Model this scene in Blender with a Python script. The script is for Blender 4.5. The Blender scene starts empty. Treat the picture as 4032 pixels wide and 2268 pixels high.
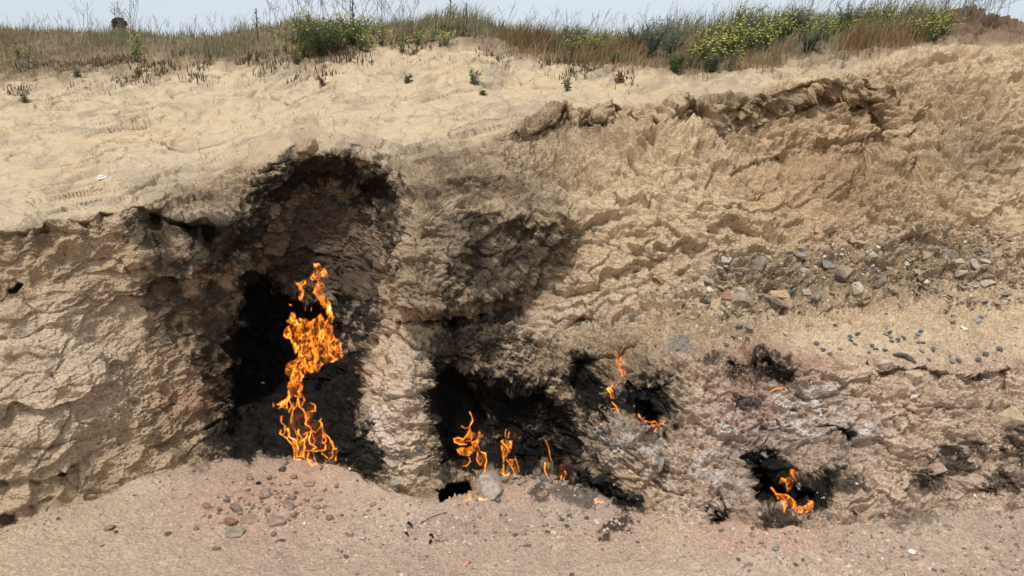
import bpy, bmesh, math, random
import numpy as np
from mathutils import Vector, Matrix, Euler

random.seed(7)
rng = np.random.default_rng(7)
sc = bpy.context.scene
col = sc.collection
R = math.radians

# ------------------------------------------------------------------ camera
CAM_Z, PITCH, FPX, PW, PH = 1.6, R(12.0), 2750.0, 4032.0, 2268.0
cam_d = bpy.data.cameras.new('camera')
cam_d.sensor_width = 36.0
cam_d.lens = FPX / PW * 36.0
cam_d.clip_end = 1000.0
cam = bpy.data.objects.new('camera', cam_d)
cam.location = (0, 0, CAM_Z)
cam.rotation_euler = (math.pi / 2 - PITCH, 0, 0)
col.objects.link(cam)
sc.camera = cam

# ------------------------------------------------------------------ sky
SUN_EL, SUN_AZ = R(63), R(-158)          # azimuth from +Y (into the picture) towards +X
w = bpy.data.worlds.new('World')
sc.world = w
w.use_nodes = True
nt = w.node_tree
nt.nodes.clear()
wo = nt.nodes.new('ShaderNodeOutputWorld')
bg = nt.nodes.new('ShaderNodeBackground')
sky = nt.nodes.new('ShaderNodeTexSky')
sky.sky_type = 'NISHITA'
sky.sun_disc = False
sky.sun_elevation = SUN_EL
sky.sun_rotation = SUN_AZ
sky.dust_density = 4.0
sky.air_density = 1.0
mixw = nt.nodes.new('ShaderNodeMix')
mixw.data_type = 'RGBA'
mixw.inputs[0].default_value = 0.80
mixw.inputs[7].default_value = (6.3, 6.95, 7.6, 1)    # thin even cloud veil
wn = nt.nodes.new('ShaderNodeTexNoise')
wn.inputs['Scale'].default_value = 1.6
wn.inputs['Detail'].default_value = 4
wr = nt.nodes.new('ShaderNodeMapRange')
wr.inputs['From Min'].default_value = 0.3
wr.inputs['From Max'].default_value = 0.7
wr.inputs['To Min'].default_value = 0.74
wr.inputs['To Max'].default_value = 0.92
nt.links.new(wn.outputs[0], wr.inputs['Value'])
nt.links.new(wr.outputs[0], mixw.inputs[0])
nt.links.new(sky.outputs[0], mixw.inputs[6])
nt.links.new(mixw.outputs[2], bg.inputs[0])
bg.inputs[1].default_value = 0.09
nt.links.new(bg.outputs[0], wo.inputs[0])

# ------------------------------------------------------------------ sun behind thin cloud
sl = bpy.data.lights.new('sun', 'SUN')
sl.energy = 2.1
sl.angle = R(10)
sl.color = (1.0, 0.96, 0.90)
so = bpy.data.objects.new('sun', sl)
sd = Vector((math.sin(SUN_AZ) * math.cos(SUN_EL), math.cos(SUN_AZ) * math.cos(SUN_EL), math.sin(SUN_EL)))
so.rotation_euler = sd.to_track_quat('Z', 'Y').to_euler()
so.location = (0, 0, 20)
col.objects.link(so)

sc.view_settings.view_transform = 'Standard'
sc.view_settings.look = 'None'
sc.view_settings.exposure = 0.42
sc.view_settings.gamma = 1.0
sc.view_settings.use_curve_mapping = False
sc.render.engine = 'CYCLES'
sc.cycles.transparent_max_bounces = 16
sc.cycles.max_bounces = 5

# ------------------------------------------------------------------ helpers
def tag(o, label=None, cat=None, group=None, kind=None):
    if label: o['label'] = label
    if cat: o['category'] = cat
    if group: o['group'] = group
    if kind: o['kind'] = kind
    return o

def link(name, me, parent=None, loc=None):
    o = bpy.data.objects.new(name, me)
    col.objects.link(o)
    if parent is not None: o.parent = parent
    if loc is not None: o.location = loc
    return o

def copy_tree(o, parent=None):
    c = o.copy()
    col.objects.link(c)
    if parent is not None: c.parent = parent
    for ch in list(o.children):
        copy_tree(ch, c)
    return c

_perm = rng.permutation(256).astype(np.int32)
_perm = np.concatenate([_perm, _perm, _perm])
_g = np.array([[1,1,0],[-1,1,0],[1,-1,0],[-1,-1,0],[1,0,1],[-1,0,1],[1,0,-1],[-1,0,-1],
               [0,1,1],[0,-1,1],[0,1,-1],[0,-1,-1],[1,1,0],[0,-1,1],[-1,1,0],[0,-1,-1]], np.float32)

def perlin(x, y, z):
    x = np.asarray(x, np.float32); y = np.asarray(y, np.float32); z = np.asarray(z, np.float32)
    x, y, z = np.broadcast_arrays(x, y, z)
    xf = np.floor(x); yf = np.floor(y); zf = np.floor(z)
    xi = xf.astype(np.int32) & 255; yi = yf.astype(np.int32) & 255; zi = zf.astype(np.int32) & 255
    x = x - xf; y = y - yf; z = z - zf
    u = x*x*x*(x*(x*6-15)+10); v = y*y*y*(y*(y*6-15)+10); q = z*z*z*(z*(z*6-15)+10)
    A = _perm[xi] + yi; B = _perm[xi+1] + yi
    AA = _perm[A] + zi; AB = _perm[A+1] + zi; BA = _perm[B] + zi; BB = _perm[B+1] + zi
    def gr(h, a, b, c):
        g = _g[_perm[h] & 15]
        return g[..., 0]*a + g[..., 1]*b + g[..., 2]*c
    x1 = gr(AA, x, y, z); x1 += u*(gr(BA, x-1, y, z)-x1)
    x2 = gr(AB, x, y-1, z); x2 += u*(gr(BB, x-1, y-1, z)-x2)
    x1 += v*(x2-x1)
    x3 = gr(AA+1, x, y, z-1); x3 += u*(gr(BA+1, x-1, y, z-1)-x3)
    x4 = gr(AB+1, x, y-1, z-1); x4 += u*(gr(BB+1, x-1, y-1, z-1)-x4)
    x3 += v*(x4-x3)
    return x1 + q*(x3-x1)

def fbm(x, y, z, octs=3, gain=0.5):
    s = 0; a = 1.0; t = 0
    for i in range(octs):
        s = s + a*perlin(x+17.3*i, y+9.1*i, z+3.7*i); t += a
        x = x*2.03; y = y*2.03; z = z*2.03; a *= gain
    return s/t

def facets(x, y, z, seed):
    """angular broken rock: every cell is a tilted plane of its own; returns height and closeness to the joint"""
    xf, yf, zf = np.floor(x), np.floor(y), np.floor(z)
    f1 = np.full(x.shape, 9., np.float32); f2 = f1.copy(); h = np.zeros_like(f1)
    for dx in (-1, 0, 1):
        for dy in (-1, 0, 1):
            for dz in (-1, 0, 1):
                cx, cy, cz = xf+dx, yf+dy, zf+dz
                k = _perm[_perm[_perm[(cx.astype(np.int32)+seed) & 255]+(cy.astype(np.int32) & 255)]+(cz.astype(np.int32) & 255)]
                k2 = _perm[k+37]; k3 = _perm[k2+91]
                rx = x-(cx+.15+.7*k/255.); ry = y-(cy+.15+.7*k2/255.); rz = z-(cz+.15+.7*k3/255.)
                d = rx*rx+ry*ry+rz*rz
                n = d < f1
                f2 = np.where(n, f1, np.minimum(f2, d)); f1 = np.where(n, d, f1)
                h = np.where(n, (k3/255.-.5)*.9+(k/255.-.5)*1.5*rx+(k2/255.-.62)*1.5*rz, h)
    return h.astype(np.float32), (np.sqrt(f2)-np.sqrt(f1)).astype(np.float32)

def sstep(a, b, x):
    t = np.clip((x-a)/(b-a), 0, 1)
    return t*t*(3-2*t)

def gauss1(a, sig, axis):
    if sig <= 0: return a
    r = int(sig*3)+1
    k = np.exp(-0.5*(np.arange(-r, r+1)/sig)**2); k /= k.sum()
    pad = [(0, 0)]*a.ndim; pad[axis] = (r, r)
    b = np.pad(a, pad, mode='edge')
    out = np.zeros_like(a)
    n = a.shape[axis]
    for i, kk in enumerate(k):
        sl_ = [slice(None)]*a.ndim; sl_[axis] = slice(i, i+n)
        out += kk*b[tuple(sl_)]
    return out

def poly_sdf(px, py, poly):
    """signed distance in photo pixels, positive inside"""
    P = np.asarray(poly, np.float64)
    Q = np.roll(P, -1, axis=0)
    d = np.full(px.shape, 1e18); ins = np.zeros(px.shape, bool)
    for (ax, ay), (bx, by) in zip(P, Q):
        ex, ey = bx-ax, by-ay
        t = np.clip(((px-ax)*ex+(py-ay)*ey)/(ex*ex+ey*ey+1e-9), 0, 1)
        d = np.minimum(d, (px-ax-t*ex)**2+(py-ay-t*ey)**2)
        if ay != by:
            c = ((ay > py) != (by > py)) & (px < (bx-ax)*(py-ay)/(by-ay)+ax)
            ins ^= c
    d = np.sqrt(d)
    return np.where(ins, d, -d)

def line_dist(px, py, pts):
    d = np.full(px.shape, 1e18)
    for (ax, ay), (bx, by) in zip(pts[:-1], pts[1:]):
        ex, ey = bx-ax, by-ay
        t = np.clip(((px-ax)*ex+(py-ay)*ey)/(ex*ex+ey*ey+1e-9), 0, 1)
        d = np.minimum(d, (px-ax-t*ex)**2+(py-ay-t*ey)**2)
    return np.sqrt(d)

CP, SP = math.cos(PITCH), math.sin(PITCH)
def unproj(px, py, Y):
    a = (px-PW/2)/FPX; b = (PH/2-py)/FPX
    s = Y/(CP+b*SP)
    return a*s, Y, CAM_Z+s*(b*CP-SP)
def proj(x, y, z):
    zz = z-CAM_Z
    d = y*CP-zz*SP
    u = y*SP+zz*CP
    return PW/2+FPX*x/d, PH/2-FPX*u/d, d
def ground_Y(py, z=0.0):
    b = (PH/2-py)/FPX
    return (z-CAM_Z)*(CP+b*SP)/(b*CP-SP)

# ------------------------------------------------------------------ the hill: survey lines (photo position, distance)
CREST = [(-9000,150),(-700,125),(0,128),(200,140),(450,152),(700,162),(900,152),(1050,128),(1150,100),(1300,95),(1450,112),(1600,108),
         (1720,84),(1800,76),(1900,94),(1980,130),(2100,150),(2250,158),(2400,145),(2600,135),(2800,118),(3000,95),(3300,85),(3500,72),
         (3650,72),(3740,62),(3830,72),(3900,92),(3970,110),(4032,125),(4732,150),(9000,170)]
LIP = [(-9000,935),(-700,935),(0,915),(200,888),(400,842),(560,815),(620,785),(700,745),(800,716),(900,690),(1000,655),(1090,622),
       (1160,606),(1250,600),(1380,606),(1480,640),(1560,680),(1640,640),(1850,585),(2000,520),(2150,450),(2300,440),(2450,415),(2600,420),
       (2750,402),(2900,372),(3100,320),(3300,288),(3500,232),(3800,195),(4032,185),(4732,190),(9000,190)]
FOOT = [(-9000,2170),(-700,2170),(0,2085),(300,1985),(450,1930),(700,1858),(850,1815),(1000,1800),(1200,1808),(1350,1835),(1450,1885),
        (1540,1945),(1700,1985),(1800,1990),(1880,1975),(1990,1895),(2100,1892),(2250,1920),(2330,1950),(2400,1978),(2480,2015),(2600,2042),
        (2760,2060),(2900,2075),(3060,2100),(3300,2090),(3500,2065),(3700,2025),(4032,2010),(4732,2010),(9000,2010)]
# px : crestY, (grass py, Y), (bench py, Y), lipY, (w1), (w2), (w3), (w4)
PROF = [
 (-9000, 7.6,(320,6.0),(640,4.1),2.85,(1100,2.80),(1300,2.70),(1600,2.55),(1850,2.50)),
 (-700, 7.6,(320,6.0),(640,4.1),2.85,(1100,2.80),(1300,2.70),(1600,2.55),(1850,2.50)),
 (0,    7.5,(300,6.2),(600,4.4),3.10,(1050,3.06),(1300,2.95),(1600,2.80),(1850,2.72)),
 (300,  7.5,(290,6.3),(580,4.6),3.30,(1050,3.27),(1300,3.15),(1600,3.00),(1800,2.90)),
 (560,  7.5,(255,6.5),(530,4.8),3.50,(930,3.46),(1250,3.42),(1550,3.22),(1750,3.10)),
 (740,  7.5,(245,6.6),(540,4.9),3.92,(876,3.56),(1150,3.60),(1550,3.40),(1700,3.28)),
 (900,  7.5,(240,6.6),(520,4.9),4.02,(874,3.64),(1150,3.70),(1550,3.52),(1700,3.40)),
 (1050, 7.5,(250,6.4),(470,5.1),4.02,(830,3.80),(1200,3.72),(1550,3.55),(1700,3.45)),
 (1250, 7.3,(260,6.1),(430,5.1),3.92,(900,3.80),(1250,3.62),(1550,3.45),(1700,3.38)),
 (1400, 7.3,(220,6.3),(420,5.1),3.95,(900,3.75),(1250,3.50),(1550,3.30),(1700,3.20)),
 (1600, 7.2,(175,6.6),(400,5.2),3.90,(850,3.52),(1150,3.34),(1450,3.15),(1700,3.03)),
 (1850, 7.0,(180,6.3),(380,5.2),4.10,(850,3.75),(1150,3.50),(1450,3.30),(1700,3.17)),
 (2000, 7.0,(205,6.5),(360,5.3),4.30,(850,3.80),(1150,3.55),(1450,3.35),(1700,3.20)),
 (2150, 7.0,(245,6.3),(345,5.5),4.60,(850,3.85),(1150,3.60),(1450,3.35),(1700,3.15)),
 (2400, 6.9,(280,5.8),(345,5.3),4.75,(850,3.90),(1150,3.60),(1450,3.25),(1700,3.00)),
 (2700, 6.7,(300,5.5),(350,5.1),4.70,(850,4.00),(1100,3.75),(1420,3.15),(1750,2.90)),
 (3000, 6.5,(270,5.5),(310,5.2),4.90,(700,4.30),(1150,3.80),(1420,3.10),(1750,2.90)),
 (3300, 6.4,(230,5.6),(260,5.4),5.10,(700,4.50),(1150,3.85),(1440,3.10),(1750,2.90)),
 (3600, 6.3,(190,5.75),(205,5.6),5.40,(700,4.60),(1150,3.95),(1450,3.15),(1750,2.95)),
 (4032, 6.2,(165,5.9),(175,5.7),5.40,(700,4.60),(1150,3.90),(1450,3.15),(1750,2.95)),
 (4732, 6.0,(170,5.8),(180,5.6),5.20,(700,4.50),(1150,3.80),(1450,3.10),(1750,2.85)),
 (9000, 6.0,(175,5.8),(182,5.6),5.20,(700,4.50),(1150,3.80),(1450,3.10),(1750,2.85)),
]
def curve(pts, x):
    p = np.array(pts, float)
    return np.interp(x, p[:, 0], p[:, 1])

PXD0, PXD1, PXS = -120.0, 4152.0, 3.6
dense = np.arange(PXD0, PXD1+1, PXS)
left = PXD0 - np.cumsum(PXS*1.045**np.arange(1, 110)); left = left[left > -9000][::-1]
right = PXD1 + np.cumsum(PXS*1.045**np.arange(1, 110)); right = right[right < 9000]
COLS = np.concatenate([left, dense, right])
NC = len(COLS)
NB = 640                       # rows from crest to the bottom of the picture
BOT = 2330.0
crest = gauss1(curve(CREST, COLS), 6, 0)
lip = gauss1(curve(LIP, COLS), 3, 0)
foot = gauss1(curve(FOOT, COLS), 4, 0)
pk = np.array([p[0] for p in PROF], float)
def pcol(f): return gauss1(np.interp(COLS, pk, np.array([f(p) for p in PROF], float)), 10, 0)
keyp = [crest] + [pcol(lambda p, i=i: p[i][0]) for i in (2, 3)] + [lip] + [pcol(lambda p, i=i: p[i][0]) for i in (5, 6, 7, 8)] + [foot]
keyY = [pcol(lambda p: p[1])] + [pcol(lambda p, i=i: p[i][1]) for i in (2, 3)] + [pcol(lambda p: p[4])] + [pcol(lambda p, i=i: p[i][1]) for i in (5, 6, 7, 8)]
keyY.append(ground_Y(foot, 0.02))
keyp.append(np.full(NC, BOT)); keyY.append(np.full(NC, ground_Y(BOT, 0.0)))
keyp = np.array(keyp); keyY = np.array(keyY)
for i in range(1, len(keyp)):
    keyp[i] = np.maximum(keyp[i], keyp[i-1]+6)
vv = np.linspace(0, 1, NB)
PY = crest[:, None] + (BOT-crest)[:, None]*vv[None, :]        # (NC, NB)
PX = np.repeat(COLS[:, None], NB, 1)
YY = np.empty_like(PY)
for c in range(NC):
    fp = foot[c]
    YY[c] = np.interp(PY[c], keyp[:, c], keyY[:, c])
    g = PY[c] > fp
    YY[c][g] = ground_Y(PY[c][g], 0.0+0.02*np.clip((BOT-PY[c][g])/(BOT-fp), 0, 1))
YY = gauss1(YY, 4.0, 1)
YY = gauss1(YY, 3.0, 0)

# wobble of the outlines
wx = 26*fbm(PX/150, PY/150, 0.3, 3) + 14*perlin(PX/38, PY/38, 5.5)
wy = 26*fbm(PX/150, PY/150, 7.3, 3) + 14*perlin(PX/38, PY/38, 9.5)
QX, QY = PX+wx, PY+wy

CAVE = [(1000,850),(1040,770),(1080,690),(1150,632),(1250,607),(1380,609),(1480,642),(1550,695),(1572,780),(1570,900),(1545,1000),(1525,1150),
        (1480,1290),(1450,1370),(1440,1480),(1430,1600),(1450,1760),(1340,1850),(1150,1830),(1000,1830),(900,1800),(850,1650),(870,1400),(890,1150),(940,1020),(1000,900)]
D = np.zeros_like(YY)
def push(poly, d, e0=-10, e1=50, warp=True):
    x0 = min(p[0] for p in poly)-120; x1 = max(p[0] for p in poly)+120
    y0 = min(p[1] for p in poly)-120; y1 = max(p[1] for p in poly)+120
    ci = np.where((COLS > x0) & (COLS < x1))[0]
    a, b = ci[0], ci[-1]+1
    X_, Y_ = (QX, QY) if warp else (PX, PY)
    s = poly_sdf(X_[a:b], Y_[a:b], poly)
    D[a:b] += d*sstep(e0, e1, s)
def blob(cx, cy, rx, ry, d, p=2.0):
    q = ((QX-cx)/rx)**2+((QY-cy)/ry)**2
    D[...] += d*np.exp(-q**(p/2))
def undercut(pts, d, h, sharp=9):
    d = d*np.clip(.55+1.5*perlin(PX/70+pts[0][0], PY/300, .7), .05, 1.3)
    p = np.array(pts, float)
    yl = np.interp(PX, p[:, 0], p[:, 1])
    s = QY-yl
    m = sstep(p[0, 0]-40, p[0, 0]+40, PX)*(1-sstep(p[-1, 0]-40, p[-1, 0]+40, PX))
    D[...] += d*m*sstep(0, sharp, s)*np.exp(-np.maximum(s, 0)/h)
def groove(pts, wd, d):
    x0 = min(p[0] for p in pts)-80; x1 = max(p[0] for p in pts)+80
    ci = np.where((COLS > x0) & (COLS < x1))[0]; a, b = ci[0], ci[-1]+1
    q = line_dist(QX[a:b], QY[a:b], pts)
    D[a:b] += d*np.exp(-(q/wd)**2)

# the big hollow
s_c = poly_sdf(PX+0.7*wx, PY+0.7*wy, CAVE)
above = sstep(0, 330, foot[:, None]-PY)
D += (0.12*sstep(-110, 30, s_c) + 0.42*sstep(-10, 170, s_c))*above
push([(1400,720),(1480,700),(1560,720),(1565,860),(1540,960),(1500,800),(1420,780)], 0.20, -5, 40)
push([(1320,1160),(1480,1180),(1480,1215),(1330,1200)], 0.10, -4, 14)
push([(1075,1090),(1150,1140),(1300,1190),(1350,1300),(1300,1400),(1150,1450),(1000,1600),(900,1650),(900,1300),(960,1110)], 0.14, -5, 40)
blob(1355, 1620, 100, 210, -0.24)
undercut([(1290,1405),(1380,1385),(1460,1360)], 0.07, 30)
undercut([(1100,1000),(1200,960),(1300,990)], 0.05, 40)
# buttress and block right of it
blob(1560, 1640, 110, 260, -0.12)
push([(1548,690),(1700,645),(1950,625),(2200,760),(2290,950),(2150,1085),(2040,1195),(1900,1225),(1740,1252),(1600,1262),(1532,1215),(1530,1000),(1572,850)], -0.20, -8, 60)
blob(1900, 640, 180, 60, -0.08)
undercut([(1530,1235),(1600,1266),(1740,1246),(1900,1225)], 0.13, 46)
push([(1830,800),(1950,830),(2060,850),(2200,900),(2240,1000),(2110,1080),(2030,1170),(1850,1215),(1740,1190),(1790,1000),(1860,930)], 0.10, -20, 90)
groove([(1850,960),(1960,890),(2040,850)], 12, -0.05)
blob(1960, 1320, 170, 70, -0.06)
undercut([(1980,1180),(2060,1190),(2130,1100),(2230,1060)], 0.07, 36)
undercut([(2180,1270),(2300,1250),(2420,1300)], 0.06, 50)
undercut([(1720,1350),(1830,1290),(1950,1270)], 0.05, 50)
# black alcove in the middle
push([(1690,1480),(1720,1440),(1800,1425),(1900,1460),(2050,1510),(2150,1490),(2250,1600),(2270,1700),(2250,1800),(2350,1890),(2500,1995),(2420,2000),(2250,1915),(2050,1880),(1850,1868),(1720,1860),(1690,1700)], 0.20, -12, 80)
push([(1700,1480),(1880,1480),(1930,1620),(1900,1840),(1730,1840),(1700,1650)], 0.10, -6, 40)
push([(2240,1420),(2360,1405),(2380,1540),(2300,1570),(2230,1540)], 0.08, -5, 25)
push([(2490,1585),(2570,1580),(2630,1650),(2560,1680),(2510,1650)], 0.14, -5, 18)
push([(2450,1500),(2640,1510),(2650,1600),(2470,1610)], 0.05, -5, 25)
push([(1708,1945),(1755,1908),(1843,1898),(1850,1935),(1800,1965),(1735,1985)], 0.45, -6, 16, False)
blob(2400, 1740, 80, 70, -0.07)
groove([(2240,1440),(2330,1415),(2450,1390),(2520,1372)], 5, 0.03)
# right alcove
push([(2930,1790),(2990,1760),(3060,1790),(3070,1840),(3150,1880),(3280,1860),(3310,1850),(3290,1930),(3250,2000),(3200,2020),(3060,1995),(2950,1990),(2930,1900)], 0.22, -12, 75)
blob(2835, 2045, 45, 32, 0.12)
undercut([(2990,1690),(3060,1710),(3110,1740)], 0.05, 25)
undercut([(3170,1685),(3240,1672),(3330,1705)], 0.13, 32)
groove([(3045,1655),(3065,1680),(3060,1720)], 6, 0.04)
groove([(2830,1950),(2890,2040)], 6, 0.03)
blob(3650, 1920, 55, 30, 0.08); blob(3900, 1925, 80, 30, 0.08)
undercut([(3700,1760),(3850,1740),(4032,1800)], 0.07, 50)
undercut([(3380,1435),(3600,1450),(3800,1462),(4100,1440)], 0.10, 70)
undercut([(2860,1420),(2960,1435),(3100,1425)], 0.06, 40)
# right upper face
undercut([(1990,545),(2100,545),(2200,468),(2350,446),(2480,424)], 0.09, 45)
undercut([(2660,424),(2800,432),(2950,405),(3100,342),(3280,318)], 0.11, 60)
undercut([(3270,330),(3390,320),(3520,380),(3560,460)], 0.10, 60)
undercut([(2500,560),(2700,520),(2900,470)], 0.04, 50)
groove([(2885,690),(2930,665),(3000,650),(3060,610)], 7, 0.09)
blob(3150, 660, 220, 120, 0.06)
push([(2480,470),(2700,445),(2950,420),(3120,362),(3300,335),(3450,370),(3530,470),(3560,600),(3400,720),(3100,700),(2890,690),(2700,580),(2550,540)], 0.24, -8, 80)
push([(2020,560),(2120,555),(2220,480),(2380,455),(2480,440),(2520,500),(2380,590),(2200,620)], 0.14, -8, 50)
groove([(3640,440),(3575,560),(3582,690)], 16, 0.05)
undercut([(2480,1000),(2640,1010),(2760,960)], 0.05, 60)
undercut([(2480,1060),(2600,1095),(2760,1030),(2900,960)], 0.05, 60)
undercut([(2840,1250),(3100,1235),(3400,1185),(3640,1175)], 0.06, 45)
undercut([(2850,1130),(3050,1150),(3250,1150)], 0.05, 30)
blob(3800, 700, 180, 260, -0.10)
# left wall
undercut([(-150,922),(100,905),(300,872),(560,822),(640,850)], 0.07, 70)
undercut([(590,830),(640,855),(740,884),(880,886),(1000,856),(1060,800)], 0.16, 90)
undercut([(640,775),(800,720),(1000,660),(1120,620)], 0.03, 60)
undercut([(-100,1885),(150,1890),(300,1825),(420,1742),(500,1690)], 0.13, 46)
undercut([(-100,2055),(140,1995),(200,1945)], 0.10, 40)
undercut([(540,1640),(690,1580)], 0.07, 40)
undercut([(600,1750),(760,1690),(860,1650)], 0.06, 40)
undercut([(650,1100),(760,1090)], 0.04, 40)
undercut([(640,1330),(740,1350)], 0.04, 30)
push([(30,1130),(80,1105),(110,1120),(70,1150),(40,1160)], 0.10, -3, 12)
blob(250, 1500, 240, 170, -0.06); blob(430, 1200, 150, 200, 0.05)
blob(120, 1760, 200, 80, -0.05)
blob(760, 1350, 90, 200, 0.06)
# gentle terrace forms of the bench
undercut([(-100,470),(200,520),(450,560)], 0.025, 60, 40)
undercut([(380,640),(700,560),(1000,470)], 0.03, 70, 40)
undercut([(300,480),(500,430),(620,420)], 0.05, 60, 30)
undercut([(1100,560),(1300,500),(1600,470),(1900,420)], 0.05, 60, 40)
blob(1250, 330, 160, 90, -0.10); blob(1850, 260, 240, 130, -0.14); blob(1560, 330, 120, 120, 0.10)
YY = YY + D
# never below the floor in the hollows (except the pit)
Xb, _, Zb = unproj(PX, PY, YY)
Xb = Xb.astype(np.float32); Yb = YY.astype(np.float32); Zb = Zb.astype(np.float32)

# ------------------------------------------------------------------ rows beyond the crest and towards / behind the camera
back_d = np.array([0.06, 0.13, 0.22, 0.33, 0.47, 0.65, 0.9, 1.2, 1.6, 2.2, 3.0, 4.2, 6.0, 9, 14, 24, 45, 90, 200])
back_z = -np.array([0.0, 0.005, 0.012, 0.025, 0.05, 0.09, 0.15, 0.22, 0.32, 0.46, 0.62, 0.8, 1.0, 1.25, 1.5, 1.9, 2.2, 2.4, 2.4])
nbk = len(back_d)
Xk = Xb[:, :1]*(1+back_d/ np.maximum(Yb[:, :1], 1)); Yk = Yb[:, :1]+back_d; Zk = Zb[:, :1]+back_z
near_Y = np.array([2.2, 2.05, 1.9, 1.7, 1.45, 1.15, 0.8, 0.4, 0, -0.6, -1.5, -3, -6, -14, -40])
Xn = Xb[:, -1:]*(1+0*near_Y)+np.sign(Xb[:, -1:])*np.maximum(0, -near_Y)*1.0*np.minimum(1, np.abs(Xb[:, -1:])/2)
Yn = np.broadcast_to(near_Y, Xn.shape); Zn = np.zeros_like(Xn)-0.0*Yn
GX = np.concatenate([Xk[:, ::-1], Xb, Xn], 1).astype(np.float32)
GY = np.concatenate([Yk[:, ::-1], Yb, Yn], 1).astype(np.float32)
GZ = np.concatenate([Zk[:, ::-1], Zb, Zn], 1).astype(np.float32)
NR = GX.shape[1]
IPX = np.concatenate([np.repeat(COLS[:, None], nbk, 1), PX, np.repeat(COLS[:, None], len(near_Y), 1)], 1)
IPY = np.concatenate([crest[:, None]-np.arange(nbk, 0, -1)[None, :]*2, PY, BOT+np.arange(1, len(near_Y)+1)[None, :]*20+0*COLS[:, None]], 1)

def normals(x, y, z):
    P = np.stack([x, y, z], -1)
    du = np.gradient(P, axis=0); dv = np.gradient(P, axis=1)
    n = np.cross(dv, du)
    n /= np.linalg.norm(n, axis=-1, keepdims=True)+1e-12
    s = np.sign(n[..., 2:3]*0.3-n[..., 1:2]); s[s == 0] = 1
    return n
NN = normals(GX, GY, GZ)
if (NN[NC//2, -30] @ np.array([0, 0, 1])) < 0: NN = -NN
# smooth displacement direction
ND = np.stack([gauss1(gauss1(NN[..., k], 5, 0), 5, 1) for k in range(3)], -1)
ND /= np.linalg.norm(ND, axis=-1, keepdims=True)+1e-9

wig = 10*perlin(IPX/60, IPY/60, 2.2)
fF = sstep(-14, 14, IPY+wig-lip[:, None])*(1-sstep(-14, 10, IPY+wig-foot[:, None]))
wG = sstep(-6, 16, IPY+wig-foot[:, None])
wB = 1-sstep(-30, 12, IPY+wig-lip[:, None])

H = np.zeros_like(GX)
def on(mask, thr=0.02): return np.where(mask > thr)
def turb(x, y, z):  # ridged, sharp crests 0..1
    return 1-np.abs(perlin(x, y, z))*2.2
# rock face
i = on(fF)
x, y, z = GX[i], GY[i], GZ[i]
wq = 0.05*perlin(x*4, y*4, z*4); wq2 = 0.05*perlin(x*4+31, y*4, z*4+11)
x1, z1 = x+wq, z+wq2
pxi = IPX[i]; pyi = IPY[i]
h = 0.070*fbm(x1*2.2, y*2.2, z1*2.2, 2) + 0.036*turb(x1*4.6, y*4.6, z1*5.6) + 0.022*turb(x1*10, y*10, z1*13+4)
crn = perlin(x1*2.4+0.4*perlin(x*9, y*9, z*9), y*2.4, z1*3.4+0.4*perlin(x*9+7, y*9, z*9))
brk = np.exp(-(((pxi-2650)/720)**2+((pyi-520-0.0*pxi)/150)**2))+.8*np.exp(-(((pxi-3850)/300)**2+((pyi-500)/300)**2))
rub_z = np.exp(-(((pxi-3350)/620)**4+((pyi-1085+0.06*(pxi-3350))/125)**4))
lowr = sstep(2350, 2600, pxi)*sstep(1380, 1480, pyi)
blk = np.maximum(turb(x1*8+1, y*8, z1*10), turb(x1*8+31, y*8, z1*10+7))
h += np.clip(brk, 0, 1)*(0.065*blk**2+0.032*turb(x1*17, y*17, z1*22)-.02) + rub_z*(0.034*turb(x1*11, y*11, z1*26)+0.022*turb(x1*26, y*26, z1*46)-.02) + lowr*(0.018*turb(x1*15, y*15, z1*20)+.010*turb(x1*31, y*31, z1*38)-.01)
def ledges(ang, f, wv):
    c, s = math.cos(ang), math.sin(ang)
    v = (-x*s+z*c+.15*y)*f+wv
    return 1-(v-np.floor(v))
def streak(ang, su, sv):
    c, s = math.cos(ang), math.sin(ang)
    return (x1*c+z1*s)*su, (-x1*s+z1*c)*sv
u1, v1 = streak(R(14), 9, 30); u2, v2 = streak(R(-30), 9, 32)
wl = sstep(1300, 1700, pxi)
fl = (1-wl)*turb(u1, y*12, v1)+wl*turb(u2, y*12, v2)
u1, v1 = streak(R(10), 22, 62); u2, v2 = streak(R(-34), 22, 66)
fl2 = (1-wl)*turb(u1, y*26, v1)+wl*turb(u2, y*26, v2)
wfa = 0.06*perlin(x*5, y*5, z*5+2); wfb = 0.06*perlin(x*5+8, y*5, z*5)
cs, sn = np.cos(np.where(pxi > 1500, R(-20), R(12))*1.0), np.sin(np.where(pxi > 1500, R(-20), R(12))*1.0)
xa, za = (x+wfa)*cs+(z+wfb)*sn, -(x+wfa)*sn+(z+wfb)*cs
fa, ja = facets(xa*3.2, y*3.2, za*5.0, 3)
fb, jb = facets(xa*9+3, y*9, za*15, 11)
fc, jc = facets(xa*24+5, y*24, za*40, 23)
wv = .9*fbm(x*1.6, y*1.6, z*1.6+9, 3)+.25*perlin(x*9, y*9, z*9)
gt = sstep(-.12, .22, perlin(x*1.5, y*1.5, z*2.2+41)); gt2 = sstep(-.1, .2, perlin(x*3, y*3, z*5+61))
rz_ = sstep(1950, 2300, pxi)*(1-sstep(1200, 1380, pyi)); lz_ = 1-sstep(900, 1100, pxi); dz_ = sstep(2350, 2600, pxi)*sstep(1380, 1480, pyi)
led = rz_*(0.060*gt*ledges(R(16), 3.1, wv)+0.030*gt2*ledges(R(10), 9, wv*2)) + lz_*(0.050*gt*ledges(R(18), 2.6, wv)+0.016*gt2*ledges(R(12), 9, wv*2)) + dz_*(0.035*gt*ledges(R(-6), 4.5, wv)+.02*gt2*ledges(R(-4), 12, wv*2))
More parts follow.
